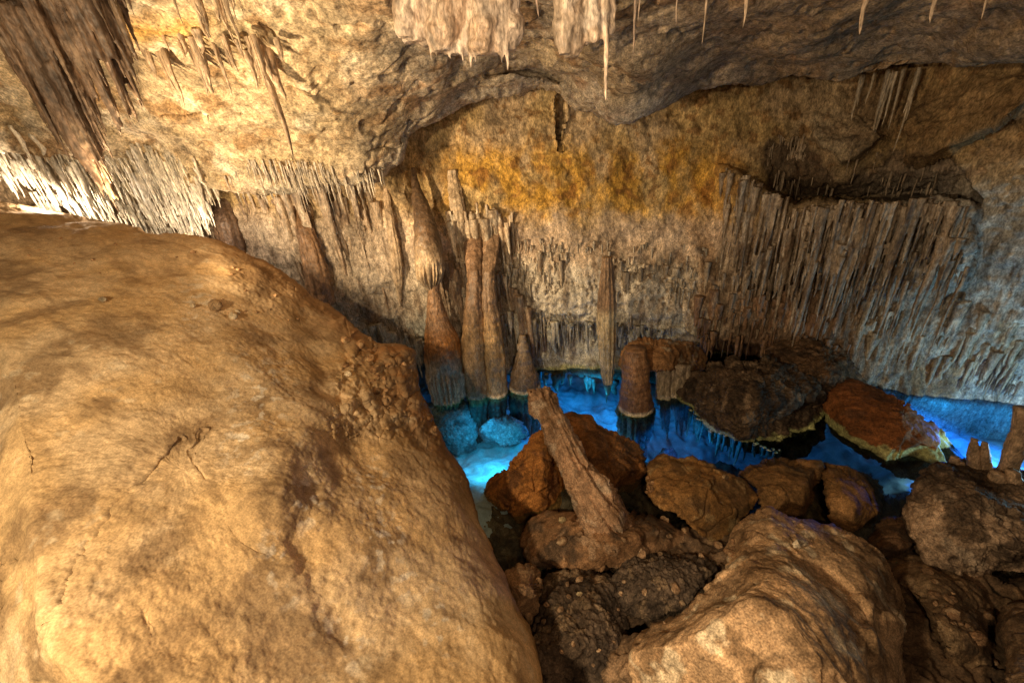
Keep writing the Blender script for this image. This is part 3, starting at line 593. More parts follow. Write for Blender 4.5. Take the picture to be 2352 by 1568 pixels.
fr('crusted boulder coloured dark for shade in the dark hollow left of the big lit boulder', [(1410, 1330), (1440, 1298), (1520, 1272), (1600, 1282), (1648, 1300), (1645, 1350), (1605, 1402), (1560, 1432), (1500, 1446), (1440, 1425), (1415, 1380)],
   [(1410, 1330, 4.0), (1520, 1272, 4.05), (1645, 1320, 3.9), (1560, 1432, 3.5), (1440, 1425, 3.6), (1520, 1350, 3.65)], .35, np.array([.09, .062, .042]), 27, DARK * .6, np.array([.22, .15, .09]), (.07, 2.2, .06, 7, .02, 28), rgh=.8, mat=M_CRUST)  # dark base stands for the shade in the hollow
fr('rough rock coloured dark for shade in the gap beside the ochre boulder', [(1225, 1360), (1265, 1315), (1330, 1300), (1400, 1308), (1428, 1350), (1432, 1430), (1446, 1500), (1450, 1640), (1380, 1750), (1200, 1750), (1200, 1560), (1225, 1450)],
   [(1225, 1360, 3.9), (1330, 1300, 4.0), (1430, 1400, 3.7), (1450, 1600, 2.9), (1200, 1560, 3.1), (1320, 1450, 3.3), (1300, 1750, 2.5)], .35, np.array([.10, .068, .045]), 28, DARK * .6, np.array([.26, .18, .11]), (.08, 2.2, .06, 7, .02, 28), rgh=.8, mat=M_CRUST)  # shade of the gap put into this dark base
fr('brown wedge of stone jammed against the right flank of the ochre boulder', [(1160, 1318), (1195, 1298), (1225, 1308), (1240, 1352), (1237, 1402), (1216, 1432), (1190, 1400), (1168, 1350)],
   [(1160, 1318, 3.75), (1225, 1308, 3.8), (1240, 1380, 3.5), (1216, 1432, 3.3), (1200, 1360, 3.4)], .22, np.array([.30, .18, .095]), 29, np.array([.16, .09, .05]), None, (.04, 3, .03, 7, .01, 28), 'stone', 'stone', 160, 46)
fr('small brown stone under the left edge of the lit foreground boulder', [(1390, 1480), (1430, 1452), (1480, 1455), (1500, 1490), (1480, 1560), (1460, 1640), (1400, 1640), (1385, 1550)],
   [(1390, 1480, 3.3), (1480, 1455, 3.3), (1500, 1490, 3.2), (1460, 1640, 2.7), (1390, 1600, 2.8)], .25, np.array([.20, .125, .07]), 30, DARK, None, (.05, 3, .03, 7, .01, 28), 'stone', 'stone', 160, 46)
fr('large pale lit boulder with knobs along its crest in the right foreground', [(1675, 1262), (1690, 1215), (1720, 1185), (1765, 1170), (1800, 1182), (1865, 1190), (1920, 1205), (1965, 1228), (2030, 1285), (2080, 1335), (2115, 1405), (2150, 1450), (2185, 1505), (2220, 1600), (2230, 1800), (1700, 1880), (1480, 1750), (1458, 1570), (1447, 1512), (1480, 1462), (1550, 1422), (1592, 1397), (1650, 1335), (1668, 1295)],
   [(1675, 1262, 3.95), (1765, 1170, 4.1), (1865, 1190, 4.05), (1965, 1228, 3.95), (2080, 1335, 3.55), (2150, 1450, 3.2), (2220, 1600, 2.75), (2230, 1800, 2.3), (1480, 1750, 2.0), (1447, 1512, 2.75), (1592, 1397, 3.2), (1800, 1300, 3.35), (1650, 1450, 2.7), (1750, 1430, 2.65), (1850, 1420, 2.75), (1850, 1568, 2.3), (1650, 1568, 2.35), (2000, 1450, 2.85)], .35,
   np.array([.47, .30, .165]), 31, np.array([.20, .12, .06]), np.array([.62, .50, .34]), (.09, 1.8, .06, 4.5, .016, 26), na=620, nr=170, m=6, fac=.035, ffreq=2.0, cuts=22, cutq=(.85, .975), dent=lambda X, Y: -.30 * np.maximum(0, 1 - pdist([(1700, 1200), (1725, 1330), (1755, 1430), (1790, 1580), (1830, 1800)], X, Y) / 200) - .10 * np.maximum(0, 1 - pdist([(1765, 1170), (1870, 1215), (1960, 1310), (2060, 1420)], X, Y) / 60))
R8 = fr('craggy dark topped boulder bearing stalagmite stubs at the right edge', [(2075, 1190), (2085, 1150), (2120, 1100), (2150, 1068), (2200, 1056), (2260, 1066), (2330, 1080), (2420, 1085), (2500, 1200), (2480, 1360), (2400, 1390), (2310, 1340), (2240, 1345), (2190, 1325), (2140, 1285), (2095, 1235)],
   [(2075, 1190, 4.3), (2150, 1068, 4.5), (2260, 1066, 4.45), (2420, 1085, 4.2), (2480, 1360, 3.3), (2310, 1340, 3.5), (2190, 1325, 3.65), (2240, 1200, 3.85), (2350, 1200, 3.75)], .4, np.array([.42, .29, .19]), 32, np.array([.10, .065, .04]), np.array([.5, .38, .27]), (.08, 2, .07, 6, .018, 26), na=360, nr=100, rgh=.8, cuts=20,
   extra=lambda c, V, X, Y: mix(mix(c, DARK, smooth(1170, 1100, Y + 50 * perlin(V * 3, 4)) * .85), DARK, smooth(.05, .35, fbm(V * 3.2, 4, 39)) * .8))
fr('dark brown ridged rock sloping down under the stub bearing boulder', [(2030, 1310), (2090, 1270), (2140, 1290), (2200, 1330), (2250, 1350), (2280, 1400), (2290, 1480), (2280, 1560), (2260, 1800), (2210, 1800), (2190, 1500), (2150, 1440), (2100, 1370)],
   [(2030, 1310, 4.2), (2140, 1290, 4.0), (2250, 1350, 3.7), (2290, 1480, 3.3), (2270, 1700, 2.7), (2200, 1600, 2.85), (2190, 1430, 3.3)], .3, np.array([.19, .12, .065]), 33, DARK, np.array([.34, .23, .13]), (.06, 2, .06, 6, .016, 26))
fr('dark rock in the lowest right corner beyond a black gap', [(2290, 1420), (2330, 1390), (2450, 1390), (2520, 1600), (2450, 1800), (2310, 1800), (2290, 1650), (2300, 1540)],
   [(2290, 1420, 3.4), (2450, 1390, 3.3), (2450, 1800, 2.3), (2310, 1700, 2.5), (2350, 1560, 2.75)], .3, np.array([.15, .095, .055]), 34, DARK, np.array([.26, .17, .1]), (.06, 2, .06, 6, .016, 26))
fr('reddish stone in the shadow left of the stub bearing boulder', [(1990, 1240), (2030, 1190), (2080, 1180), (2110, 1240), (2120, 1300), (2050, 1310), (2000, 1290)],
   [(1990, 1240, 4.6), (2080, 1180, 4.7), (2120, 1300, 4.2), (2000, 1290, 4.3), (2050, 1240, 4.4)], .25, np.array([.13, .07, .035]), 35, DARK, None, (.05, 2.5, .04, 6, .014, 26), 'stone', 'stone', 180, 50)

# mid ground rocks standing in the pool
fr('crusted rock island, coloured dark for shade, with a pale green waterline standing in the pool', [(1545, 872), (1566, 850), (1590, 852), (1620, 862), (1640, 838), (1690, 826), (1712, 835), (1760, 818), (1800, 838), (1850, 846), (1905, 870), (1918, 905), (1892, 935), (1903, 965), (1890, 1005), (1850, 1040), (1800, 1052), (1760, 1034), (1735, 1036), (1700, 1016), (1660, 1014), (1640, 990), (1612, 978), (1598, 945), (1570, 920)],
   [(x, y, dz(x, y, z)) for x, y, z in [(1545, 872, .35), (1570, 920, .05), (1598, 945, -.06), (1612, 978, -.07), (1640, 992, -.08), (1700, 1016, -.08), (1760, 1034, -.08), (1800, 1052, -.08), (1850, 1040, -.06), (1890, 1005, .0), (1903, 965, .15), (1918, 905, .25), (1905, 870, .45), (1850, 846, .65), (1760, 818, .85), (1690, 826, .9), (1640, 838, .75), (1590, 852, .5), (1600, 890, .45), (1615, 930, .36), (1660, 985, .22), (1730, 1000, .24), (1690, 890, .95), (1700, 945, .72), (1780, 940, .80), (1800, 1010, .36), (1850, 990, .45), (1760, 880, .95), (1850, 910, .7)]], .10, np.array([.085, .055, .034]), 36, np.array([.03, .02, .014]), np.array([.20, .14, .09]), (.13, 1.8, .08, 4.0, .018, 24), z_algae=.07, na=420, nr=120, name='rock_outcrop', cat='rock outcrop', cuts=12, edge_noise=9, rgh=.9, mat=M_CRUST, back=10)  # dark colour stands for the light blocked from the island
fr('rust red slab sloping into the deep blue water at the right', [(1885, 930), (1905, 890), (1950, 868), (2000, 885), (2060, 915), (2080, 932), (2140, 972), (2160, 985), (2196, 1025), (2235, 1070), (2210, 1130), (2140, 1120), (2060, 1090), (1990, 1045), (1930, 1010), (1895, 970)],
   [(x, y, dz(x, y, z)) for x, y, z in [(1885, 930, .25), (1910, 895, .40), (1960, 880, .40), (2010, 888, .35), (2080, 930, .46), (2140, 975, .40), (2190, 1020, .34), (2222, 1060, .28), (2205, 1120, .10), (2140, 1118, -.06), (2060, 1085, -.06), (1990, 1040, -.06), (1930, 1005, -.06), (1895, 970, -.02), (1925, 968, .20), (1985, 998, .22), (2060, 1040, .22), (2140, 1078, .2), (1960, 930, .46), (2050, 985, .40), (2130, 1030, .34)]], .08, np.array([.25, .09, .028]), 37, np.array([.11, .05, .025]), None, (.06, 1.5, .04, 4.5, .012, 24), z_algae=.12, rgh=.5, edge_noise=6, back=14, na=320, nr=90, m=5, name='rock_slab', cat='rock slab')

def dw(x, y, off): return float(depth(pY(np.array([float(x)]), np.array([float(y)]), wall_y(np.array([x]), np.array([y])) - off))[0])
fr('brown spur of the wall coming down between the dark island and the rust red slab', [(1740, 800), (1800, 782), (1860, 775), (1930, 785), (1985, 830), (2005, 880), (1975, 915), (1930, 945), (1895, 940), (1850, 900), (1790, 860)],
   [(1740, 800, dw(1740, 800, .1)), (1860, 775, dw(1860, 775, .05)), (1985, 830, dw(1985, 830, .05)), (2005, 880, dw(2005, 880, .1)), (1930, 945, dz(1930, 945, -.05)), (1895, 940, dz(1895, 940, .0)), (1850, 900, dz(1850, 900, .3)), (1790, 860, dz(1790, 860, .6)), (1890, 850, dz(1890, 850, .75))], .15, np.array([.13, .075, .04]), 38, np.array([.05, .03, .018]), np.array([.24, .15, .09]), (.10, 2, .06, 5, .018, 24), rgh=.9, mat=M_CRUST, back=4)

# ------------------------------------------------------------------ SPELEOTHEM BUILDERS
def lathe(rows, yw, flutes=0, famp=.0, nz=.02, seed=0, nseg=64, nrow=120, lumps=0.0):
    if flutes: nseg = max(nseg, flutes * 9)
    """a stone column from its outline rows (Y, left X, right X) at distance yw"""
    r = np.array(rows, float); yy = np.linspace(r[0, 0], r[-1, 0], nrow)
    xl = np.interp(yy, r[:, 0], r[:, 1]); xr = np.interp(yy, r[:, 0], r[:, 2])
    k = 5; ker = np.ones(2 * k + 1) / (2 * k + 1)
    xl = np.convolve(np.pad(xl, k, 'edge'), ker, 'valid'); xr = np.convolve(np.pad(xr, k, 'edge'), ker, 'valid')
    C = pY((xl + xr) / 2, yy, yw(yy) if callable(yw) else np.full(nrow, yw)); rad = (xr - xl) / 2 / FPX * depth(C) * 1.09
    th = np.linspace(0, 2 * np.pi, nseg, endpoint=False)
    ct, st = np.cos(th), np.sin(th)
    V = np.stack([C[:, 0][:, None] + rad[:, None] * ct, C[:, 1][:, None] + rad[:, None] * st, C[:, 2][:, None] + 0 * ct[None]], 2)
    Rr = np.repeat(rad[:, None], nseg, 1); Q = V.reshape(-1, 3)
    tt = np.linspace(0, 1, nrow)[:, None]
    dd = nz * .8 * ridged(Q * np.array([9, 9, 1.2]), 2, seed + 30) * .5 + nz * .5 * perlin(Q * np.array([1.5, 1.5, 12]), seed + 40) + nz * fbm(Q * 5, 3, seed) + nz * .35 * fbm(Q * 22, 2, seed + 4) + lumps * fbm(Q * 2, 2, seed + 9)
    dd = dd.reshape(nrow, nseg)
    if flutes:
        ph = perlin(np.stack([ct * 2, st * 2, 0 * ct + seed], 1), 3)
        fl = np.abs(np.sin((th + .25 * ph) * flutes / 2))[None] - .5
        fa = famp(yy)[:, None] if callable(famp) else famp
        dd = dd + fa * fl * Rr
    dd = dd * np.minimum(1, Rr / (.06 + 0 * Rr))
    V = V + dd[..., None] * np.stack([ct, st, 0 * ct], 1)[None]
    V = np.concatenate([V.reshape(-1, 3), [C[0]], [C[-1]]]); F = grid_faces(nrow, nseg, True); n = nrow * nseg
    a = np.arange(nseg); b = (a + 1) % nseg; l = (nrow - 1) * nseg
    F = np.concatenate([F, np.stack([np.full(nseg, n), b, a, a], 1)[:, [0, 2, 1, 1]][:, :4], np.stack([l + a, l + b, np.full(nseg, n + 1), np.full(nseg, n + 1)], 1)])
    return V, F
def quads_to_mesh(name, V, F, color):
    """mesh from quads where a doubled last index means a triangle"""
    tri = F[:, 2] == F[:, 3]; q, t = F[~tri], F[tri][:, :3]
    me = bpy.data.meshes.new(name); me.vertices.add(len(V)); me.vertices.foreach_set('co', np.asarray(V, np.float32).ravel())
    me.loops.add(q.size + t.size); me.loops.foreach_set('vertex_index', np.concatenate([q.ravel(), t.ravel()]).astype(np.int32))
    me.polygons.add(len(q) + len(t)); me.polygons.foreach_set('loop_start', np.concatenate([np.arange(0, q.size, 4), q.size + np.arange(0, t.size, 3)]).astype(np.int32))
    me.polygons.foreach_set('use_smooth', np.ones(len(q) + len(t), bool)); me.update(calc_edges=True); me.validate()
    import bmesh
    bm = bmesh.new(); bm.from_mesh(me); bmesh.ops.recalc_face_normals(bm, faces=bm.faces); bm.to_mesh(me); bm.free()
    if color is not None: paint(me, color)
    return me
def flow_col(top, low, y0, y1, water=True, seed=0):
    """stone colour down a formation; y0..y1 picture rows of the change; mineral rings at the waterline"""
    def f(V):
        X, Y = pix(V); n = 18 * fbm(V * 4, 3, seed)
        c = mix(np.asarray(top), np.asarray(low), smooth(y0, y1, Y + n)); c = c * (1 + .3 * fbm(V * np.array([6, 6, 1.5]), 3, seed + 2))[:, None]
        if water:
            z = V[:, 2] + .03 * perlin(V * 8, seed)
            c = mix(c, CREAM, smooth(.10, .05, z) * .75); c = mix(c, ALGAE, smooth(.03, -.02, z) * .85); c = mix(c, np.array([.30, .34, .28]), smooth(-.10, -.22, z) * .85)
        return c
    return f
def formation(name, label, cat, rows, yw, colf, parent=None, foot=None, footc=(.07, .085, .07), **kw):
    if foot:
        r = np.array(rows, float); ys = [q for q in r[:, 0] if q < foot] + [foot]; yb = [foot - 4] + [q for q in r[:, 0] if q > foot]
        cut = lambda yy, k: [(q, np.interp(q, r[:, 0], r[:, 1]) + k, np.interp(q, r[:, 0], r[:, 2]) - k) for q in yy]
        o = formation(name, label, cat, cut(ys, 0), yw, colf, parent, **kw)
        dk = lambda V: mix(np.repeat(ALGAE[None] * .85, len(V), 0), np.array(footc), smooth(-.05, -.20, V[:, 2] + .06 * perlin(V * 7, 3))) * (1 + .5 * fbm(V * np.array([12, 12, 3]), 3, 5))[:, None]
        kw2 = dict(kw); kw2.update(nz=.03, nrow=70, flutes=kw.get('flutes', 0) or 16, famp=.25)
        formation('drowned_foot', None, None, cut(yb, 1.5), yw, dk, o if parent is None else parent, **kw2)
        return o
    V, F = lathe(rows, yw, **kw)
    org = np.array([V[:, 0].mean(), V[:, 1].mean(), V[:, 2].min()])
    me = quads_to_mesh(name, V - org, F, colf(V))
    if parent is not None: return link(name, me, M_FLOW, org - np.array(parent.location), parent)
    return tag(link(name, me, M_FLOW, org), label, cat)
def collar(parent, X, Y, yw, rpx, seed):
    """the ragged cream ring of calcite at the waterline"""
    C = pY(np.array([X * 1.]), np.array([Y * 1.]), np.array([yw]))[0]; R = rpx / FPX * depth(C)
    ns, nt = 72, 14; th = np.linspace(0, 2 * np.pi, ns, endpoint=False); ph = np.linspace(0, 2 * np.pi, nt, endpoint=False)
    T, Ph = np.meshgrid(th, ph, indexing='ij'); rr = .034 + .015 * perlin(np.stack([np.cos(T).ravel() * 4, np.sin(T).ravel() * 4, T.ravel() * 0 + seed], 1)).reshape(T.shape)
    wz = .03 * perlin(np.stack([np.cos(T).ravel() * 3, np.sin(T).ravel() * 3, T.ravel() * 0 + seed + 5], 1)).reshape(T.shape)
    V = np.stack([C[0] + (R + rr * np.cos(Ph)) * np.cos(T), C[1] + (R + rr * np.cos(Ph)) * np.sin(T), .01 + wz + rr * 1.3 * np.sin(Ph)], 2).reshape(-1, 3)
    V += .006 * fbm(V * 30, 2, seed)[:, None]
    i = np.arange(ns * nt).reshape(ns, nt); j = np.roll(i, -1, 0); k = np.roll(i, -1, 1); l = np.roll(j, -1, 1)
    F = np.stack([i.ravel(), j.ravel(), l.ravel(), k.ravel()], 1)
    c = mix(CREAM * 1.1, np.array([.62, .60, .20]), smooth(.03, -.01, V[:, 2])); org = np.array([C[0], C[1], V[:, 2].min()])
    me = quads_to_mesh('waterline_collar', V - org, F, c); o = link('waterline_collar', me, M_FLOW, org - np.array(parent.location), parent)
    return o

FL_LOW = lambda yy: .42 * smooth(835, 865, yy)
c1 = formation('stalagmite', 'thick rust capped stalagmite with a fluted skirt standing in the pool, furthest left', 'stalagmite',
    [(640, 986, 1003), (680, 984, 1010), (720, 982, 1022), (750, 979, 1032), (768, 978, 1046), (800, 978, 1056), (830, 980, 1058), (870, 992, 1060), (905, 1000, 1060), (930, 1003, 1060), (970, 1010, 1058), (1010, 1012, 1055)], 6.95,
    lambda V: mix(flow_col([.30, .17, .09], [.48, .39, .27], 815, 850, seed=3)(V), np.array([.34, .14, .035]), smooth(745, 785, pix(V)[1]) * (1 - smooth(805, 845, pix(V)[1] + 12 * fbm(V * 7, 2, 3))) * .9), flutes=22, famp=FL_LOW, nz=.018, seed=41, foot=912)
collar(c1, 1031, 912, 6.95, 30, 1)
formation('stalactite', 'bulging brown stalactite with a fingered tip hanging above the rust capped stalagmite', 'stalactite',
    [(385, 945, 952), (430, 947, 964), (460, 949, 978), (490, 952, 990), (530, 954, 1003), (570, 955, 1012), (600, 957, 1016), (630, 963, 1014), (645, 970, 1008), (660, 982, 1002), (666, 988, 996)], lambda yy: line([(380, 7.8), (425, 7.6), (500, 7.2), (570, 6.97), (700, 6.95)], yy),
    flow_col([.11, .065, .035], [.40, .29, .18], 530, 620, False, 4), flutes=18, famp=lambda yy: .45 * smooth(590, 640, yy), nz=.015, seed=42)
tw = empty('stone_column', pZ(np.array(1120.), np.array(905.), 0)); tag(tw, 'twin shafted tan column joined under one pale cap, right of the rust capped stalagmite', 'column')
LEAN_ = lambda yy: line([(440, 8.3), (500, 8.05), (560, 7.6), (620, 7.15), (690, 6.95), (1100, 6.92)], yy)
s1 = formation('shaft', None, None, [(500, 1062, 1100), (580, 1068, 1106), (625, 1076, 1106), (660, 1075, 1104), (700, 1070, 1106), (750, 1066, 1110), (800, 1062, 1113), (850, 1065, 1116), (900, 1073, 1119), (960, 1080, 1118), (1010, 1082, 1116)], LEAN_, flow_col([.22, .13, .075], [.40, .25, .12], 690, 790, seed=5), tw, flutes=7, famp=.10, nz=.02, seed=43, foot=905)
s2 = formation('shaft', None, None, [(500, 1110, 1146), (580, 1107, 1142), (630, 1106, 1134), (680, 1106, 1136), (730, 1109, 1146), (780, 1110, 1154), (820, 1111, 1158), (870, 1116, 1162), (905, 1120, 1164), (950, 1125, 1160), (1000, 1130, 1150)], LEAN_, flow_col([.26, .165, .10], [.44, .28, .13], 690, 790, seed=6), tw, flutes=7, famp=.10, nz=.02, seed=44, foot=908)
collar(tw, 1098, 905, 6.95, 22.5, 2); collar(tw, 1142, 908, 6.9, 21.5, 3)
c3 = formation('stalagmite', 'squat bottle shaped stalagmite with a green collar, right of the twin column', 'stalagmite', [(770, 1193, 1206), (800, 1190, 1212), (840, 1181, 1222), (870, 1175, 1235), (900, 1172, 1240), (940, 1175, 1238), (1000, 1180, 1232)], 7.05, flow_col([.36, .26, .17], [.25, .16, .09], 800, 860, seed=7), nz=.02, seed=46, foot=897)
collar(c3, 1206, 896, 7.05, 33, 4)
formation('stalactite', 'long pale tusk shaped stalactite reaching down to the blue water', 'stalactite', [(590, 1386, 1404), (640, 1381, 1408), (690, 1376, 1411), (740, 1374, 1412), (800, 1378, 1410), (850, 1382, 1408), (885, 1388, 1404), (906, 1394, 1399)], 6.85,
    lambda V: mix(mix([.26, .16, .09], [.60, .47, .28], smooth(700, 735, pix(V)[1])), [.5, .36, .16], smooth(820, 880, pix(V)[1])), flutes=10, famp=.16, nz=.014, seed=47)
s4 = formation('stalagmite', 'rust brown stalagmite with a broad yellow green collar left of the rock island', 'stalagmite', [(800, 1440, 1480), (830, 1432, 1486), (845, 1431, 1487), (858, 1432, 1487), (885, 1432, 1488), (912, 1429, 1492), (930, 1426, 1495), (945, 1424, 1496), (990, 1424, 1490), (1020, 1430, 1482), (1060, 1440, 1476)], 5.95, flow_col([.30, .16, .08], [.22, .115, .06], 870, 920, seed=8), nz=.022, seed=48, foot=940, footc=(.46, .48, .40))
collar(s4, 1460, 938, 5.95, 35, 5)
fr('orange streaked overhanging ledge joined to the top of the yellow collared stalagmite', [(1417, 822), (1428, 805), (1440, 786), (1474, 777), (1525, 779), (1566, 784), (1600, 792), (1625, 815), (1622, 850), (1597, 862), (1563, 856), (1538, 854), (1515, 852), (1484, 850), (1448, 856), (1422, 846)],
   [(1417, 822, 7.1), (1474, 777, 7.3), (1566, 784, 7.3), (1625, 830, 7.3), (1563, 856, 7.05), (1448, 856, 6.95), (1520, 815, 6.95)], .3, np.array([.34, .18, .08]), 49, np.array([.20, .10, .04]), np.array([.46, .36, .25]), (.06, 2.5, .04, 6, .012, 26), name='rock_ledge', cat='rock ledge', na=220, nr=64)
cu = empty('flowstone_curtain', pZ(np.array(1540.), np.array(925.), 0)); tag(cu, 'fluted pale curtain of stone pipes between the collared stalagmite and the rock island', 'flowstone curtain')
for i, (x, tip, wd) in enumerate([(1512, 930, 5), (1521, 985, 6), (1532, 1012, 7), (1543, 940, 6), (1554, 995, 6), (1565, 1000, 8), (1576, 985, 8)]):
    formation('pipe', None, None, [(838, x - wd - 1, x + wd + 1), (870, x - wd, x + wd), (920, x - wd, x + wd), ((920 + tip) / 2, x - wd * .75, x + wd * .75), (tip, x - 1, x + 1)], 6.15 - .02 * (i % 3), flow_col([.40, .31, .22], [.42, .33, .22], 850, 900, seed=50 + i), cu, nz=.012, seed=50 + i, nseg=28, nrow=60)
# cones on the left wall
for lab, rows, c0, c1_ in [('dark brown tapering cone half hidden behind the ochre boulder', [(455, 672, 684), (500, 680, 702), (550, 690, 725), (600, 700, 742), (650, 708, 755), (700, 712, 765)], [.20, .11, .055], [.26, .15, .08]),
                      ('broad dark pillar at the end of the white stalactite fringe', [(430, 484, 512), (470, 487, 530), (520, 500, 548), (580, 515, 565)], [.15, .095, .06], [.17, .10, .06]),
                      ('slim sharp edged tan blade on the wall left of the bulging stalactite', [(430, 880, 890), (480, 885, 900), (540, 893, 910), (600, 900, 922), (650, 908, 922), (705, 917, 922)], [.40, .28, .17], [.36, .27, .18]),
                      ('tan drip cone on the wall right of the bulging stalactite', [(390, 1030, 1046), (440, 1032, 1060), (490, 1038, 1068), (540, 1046, 1074), (600, 1062, 1080)], [.44, .32, .2], [.40, .30, .2])]:
    X0, Y0 = (rows[1][1] + rows[1][2]) / 2, rows[1][0]
    formation('wall_cone', lab, 'rock cone', rows, (lambda yy, a=float(wall_y(np.array([X0]), np.array([Y0]))[0]), t=rows[0][0]: a + .10 - .24 * smooth(t, t + 90, yy)), flow_col(c0, c1_, rows[0][0], rows[-1][0], False, 9), nz=.02, seed=60 + len(lab), flutes=9, famp=.12, nseg=40, nrow=80)
# stubs growing on the craggy boulder, parts of it
for rows, yw in [([(940, 2342, 2372), (980, 2332, 2362), (1030, 2316, 2344), (1080, 2300, 2330), (1110, 2296, 2330)], 3.05), ([(1008, 2234, 2242), (1014, 2231, 2245), (1035, 2229, 2247), (1060, 2227, 2248), (1100, 2225, 2249)], 3.25), ([(1016, 2258, 2266), (1022, 2256, 2269), (1040, 2254, 2271), (1062, 2253, 2272), (1100, 2252, 2272)], 3.2),
                 ([(1085, 2282, 2300), (1100, 2276, 2306), (1130, 2274, 2308), (1150, 2274, 2308)], 2.95), ([(1082, 2318, 2338), (1100, 2312, 2342), (1130, 2310, 2342), (1150, 2308, 2342)], 2.9), ([(1050, 2188, 2200), (1070, 2184, 2204), (1095, 2182, 2206)], 3.3), ([(1062, 2206, 2214), (1085, 2203, 2218), (1110, 2202, 2220)], 3.25)]:
    yw = yw + .25
    formation('stalagmite_stub', None, None, rows, yw, lambda V: speckle(V, np.array([.44, .30, .19]), 71, None, None), R8, nz=.012, seed=70, nseg=32, nrow=50)

# the fallen column
def fallen_column():
    pts = [(1242, 902, 5.55, 24), (1256, 935, 5.4, 28), (1280, 985, 5.2, 28), (1305, 1040, 4.98, 29), (1333, 1095, 4.78, 32), (1362, 1145, 4.62, 37), (1388, 1185, 4.58, 38), (1405, 1220, 4.85, 40)]
    a = np.array(pts, float); t = np.linspace(0, len(a) - 1, 150); k = np.arange(len(a))
    X, Y, D, R = [np.interp(t, k, a[:, j]) for j in range(4)]
    C = pD(X, Y, D); rad = R / FPX * D; ns = 96; th = np.linspace(0, 2 * np.pi, ns, endpoint=False)
    T = np.gradient(C, axis=0); T /= np.linalg.norm(T, axis=1)[:, None]
    A = np.cross(T, FWD); A /= np.linalg.norm(A, axis=1)[:, None]; B = np.cross(T, A)
    V = C[:, None] + rad[:, None, None] * (A[:, None] * np.cos(th)[None, :, None] + B[:, None] * np.sin(th)[None, :, None])
    Nn = (V - C[:, None]) / rad[:, None, None]; V = V.reshape(-1, 3); Nn = Nn.reshape(-1, 3)
    q = np.stack([np.repeat(np.cos(th)[None], 150, 0).ravel() * 3, np.repeat(np.sin(th)[None], 150, 0).ravel() * 3, np.repeat(t[:, None], ns, 1).ravel() * .5], 1)
    d = .04 * ridged(q, 3, 80) - .02 + .05 * fbm(V * 3, 3, 84) + .03 * facet(q * np.array([.8, .8, 3.0]), 4) + .012 * fbm(V * 18, 3, 88)
    low = smooth(3.2, 4.2, np.repeat(t[:, None], ns, 1).ravel()); d += low * .05 * ridged(q * np.array([2.2, 2.2, .6]), 2, 90)
    V = V + Nn * d[:, None]
    end = np.array([C[0] - T[0] * .05]); jag = .10 * perlin(q[:ns] * 1.5, 7); V[:ns] -= T[0] * jag[:, None]
    V = np.concatenate([V, end, [C[-1]]]); n = 150 * ns; F = grid_faces(150, ns, True); i = np.arange(ns); j = (i + 1) % ns; l = 149 * ns
    F = np.concatenate([F, np.stack([np.full(ns, n), i, j, j], 1), np.stack([l + i, np.full(ns, n + 1), l + j, l + j], 1)])
    c = speckle(V, np.array([.40, .245, .145]), 81, np.array([.20, .11, .055]), np.array([.5, .38, .27]))
    org = np.array([V[:, 0].mean(), V[:, 1].mean(), V[:, 2].min()])
    tag(link('fallen_column', quads_to_mesh('fallen_column', V - org, F, c), M_ROCK, org), 'broken grooved stone column leaning across the orange rocks', 'fallen column')
fallen_column()

# drowned lumps
for lab, out, d, s in [('drowned round dome glowing turquoise at the foot of the rust capped stalagmite', [(990, 940), (1025, 915), (1072, 928), (1098, 980), (1094, 1030), (1050, 1044), (1008, 1025)], 7.9, 91),
                       ('drowned ribbed turquoise mound below the twin column', [(1100, 990), (1125, 965), (1165, 955), (1200, 968), (1212, 995), (1190, 1018), (1150, 1022), (1112, 1012)], 7.7, 92),
                       ('pale blue drowned rock in the deep water beyond the flat slab', [(1515, 1050), (1525, 1030), (1545, 1028), (1555, 1045), (1550, 1065), (1520, 1068)], 7.1, 93)]:
    x0, y0 = np.mean(out, 0); d = dz(x0, y0, -.42 if s != 93 else -.8)
    fr(lab, out, [(x0, y0, d)], .35, np.array([.30, .34, .33]), s, np.array([.12, .14, .14]), None, (.05, 3, .03, 9, .008, 20), 'drowned_rock', 'drowned rock', 200, 60, edge_noise=3, fac=.012, ffreq=5, back=3, cuts=0, rgh=1.0)

# ------------------------------------------------------------------ DRAPERIES (fused stone)
def fuse(name, pieces, voxel, colf, origin=None):
    Vs, Fs, n = [], [], 0
    for V, F in pieces: Vs.append(V); Fs.append(F + n); n += len(V)
    me = quads_to_mesh('tmp', np.concatenate(Vs), np.concatenate(Fs), None); o = bpy.data.objects.new('tmp', me); COL.objects.link(o)
    md = o.modifiers.new('r', 'REMESH'); md.mode = 'VOXEL'; md.voxel_size = voxel; md.use_smooth_shade = True
    dg = bpy.context.evaluated_depsgraph_get(); me2 = bpy.data.meshes.new_from_object(o.evaluated_get(dg)); bpy.data.objects.remove(o)
    V = np.empty(len(me2.vertices) * 3, np.float32); me2.vertices.foreach_get('co', V); V = V.reshape(-1, 3).astype(float)
    N = np.empty(len(V) * 3, np.float32); me2.vertices.foreach_get('normal', N); N = N.reshape(-1, 3)
    V = V + N * (.006 * fbm(V * 14, 3, 5) + .003 * fbm(V * 45, 2, 9))[:, None]
    c = colf(V); org = np.array([V[:, 0].mean(), V[:, 1].mean(), V[:, 2].min()])
    me2.vertices.foreach_set('co', (V - org).astype(np.float32).ravel()); me2.name = name; me2.update()
    me2.polygons.foreach_set('use_smooth', np.ones(len(me2.polygons), bool)); paint(me2, c)
    while me2.materials: me2.materials.pop()
    return link(name, me2, M_FLOW, org)
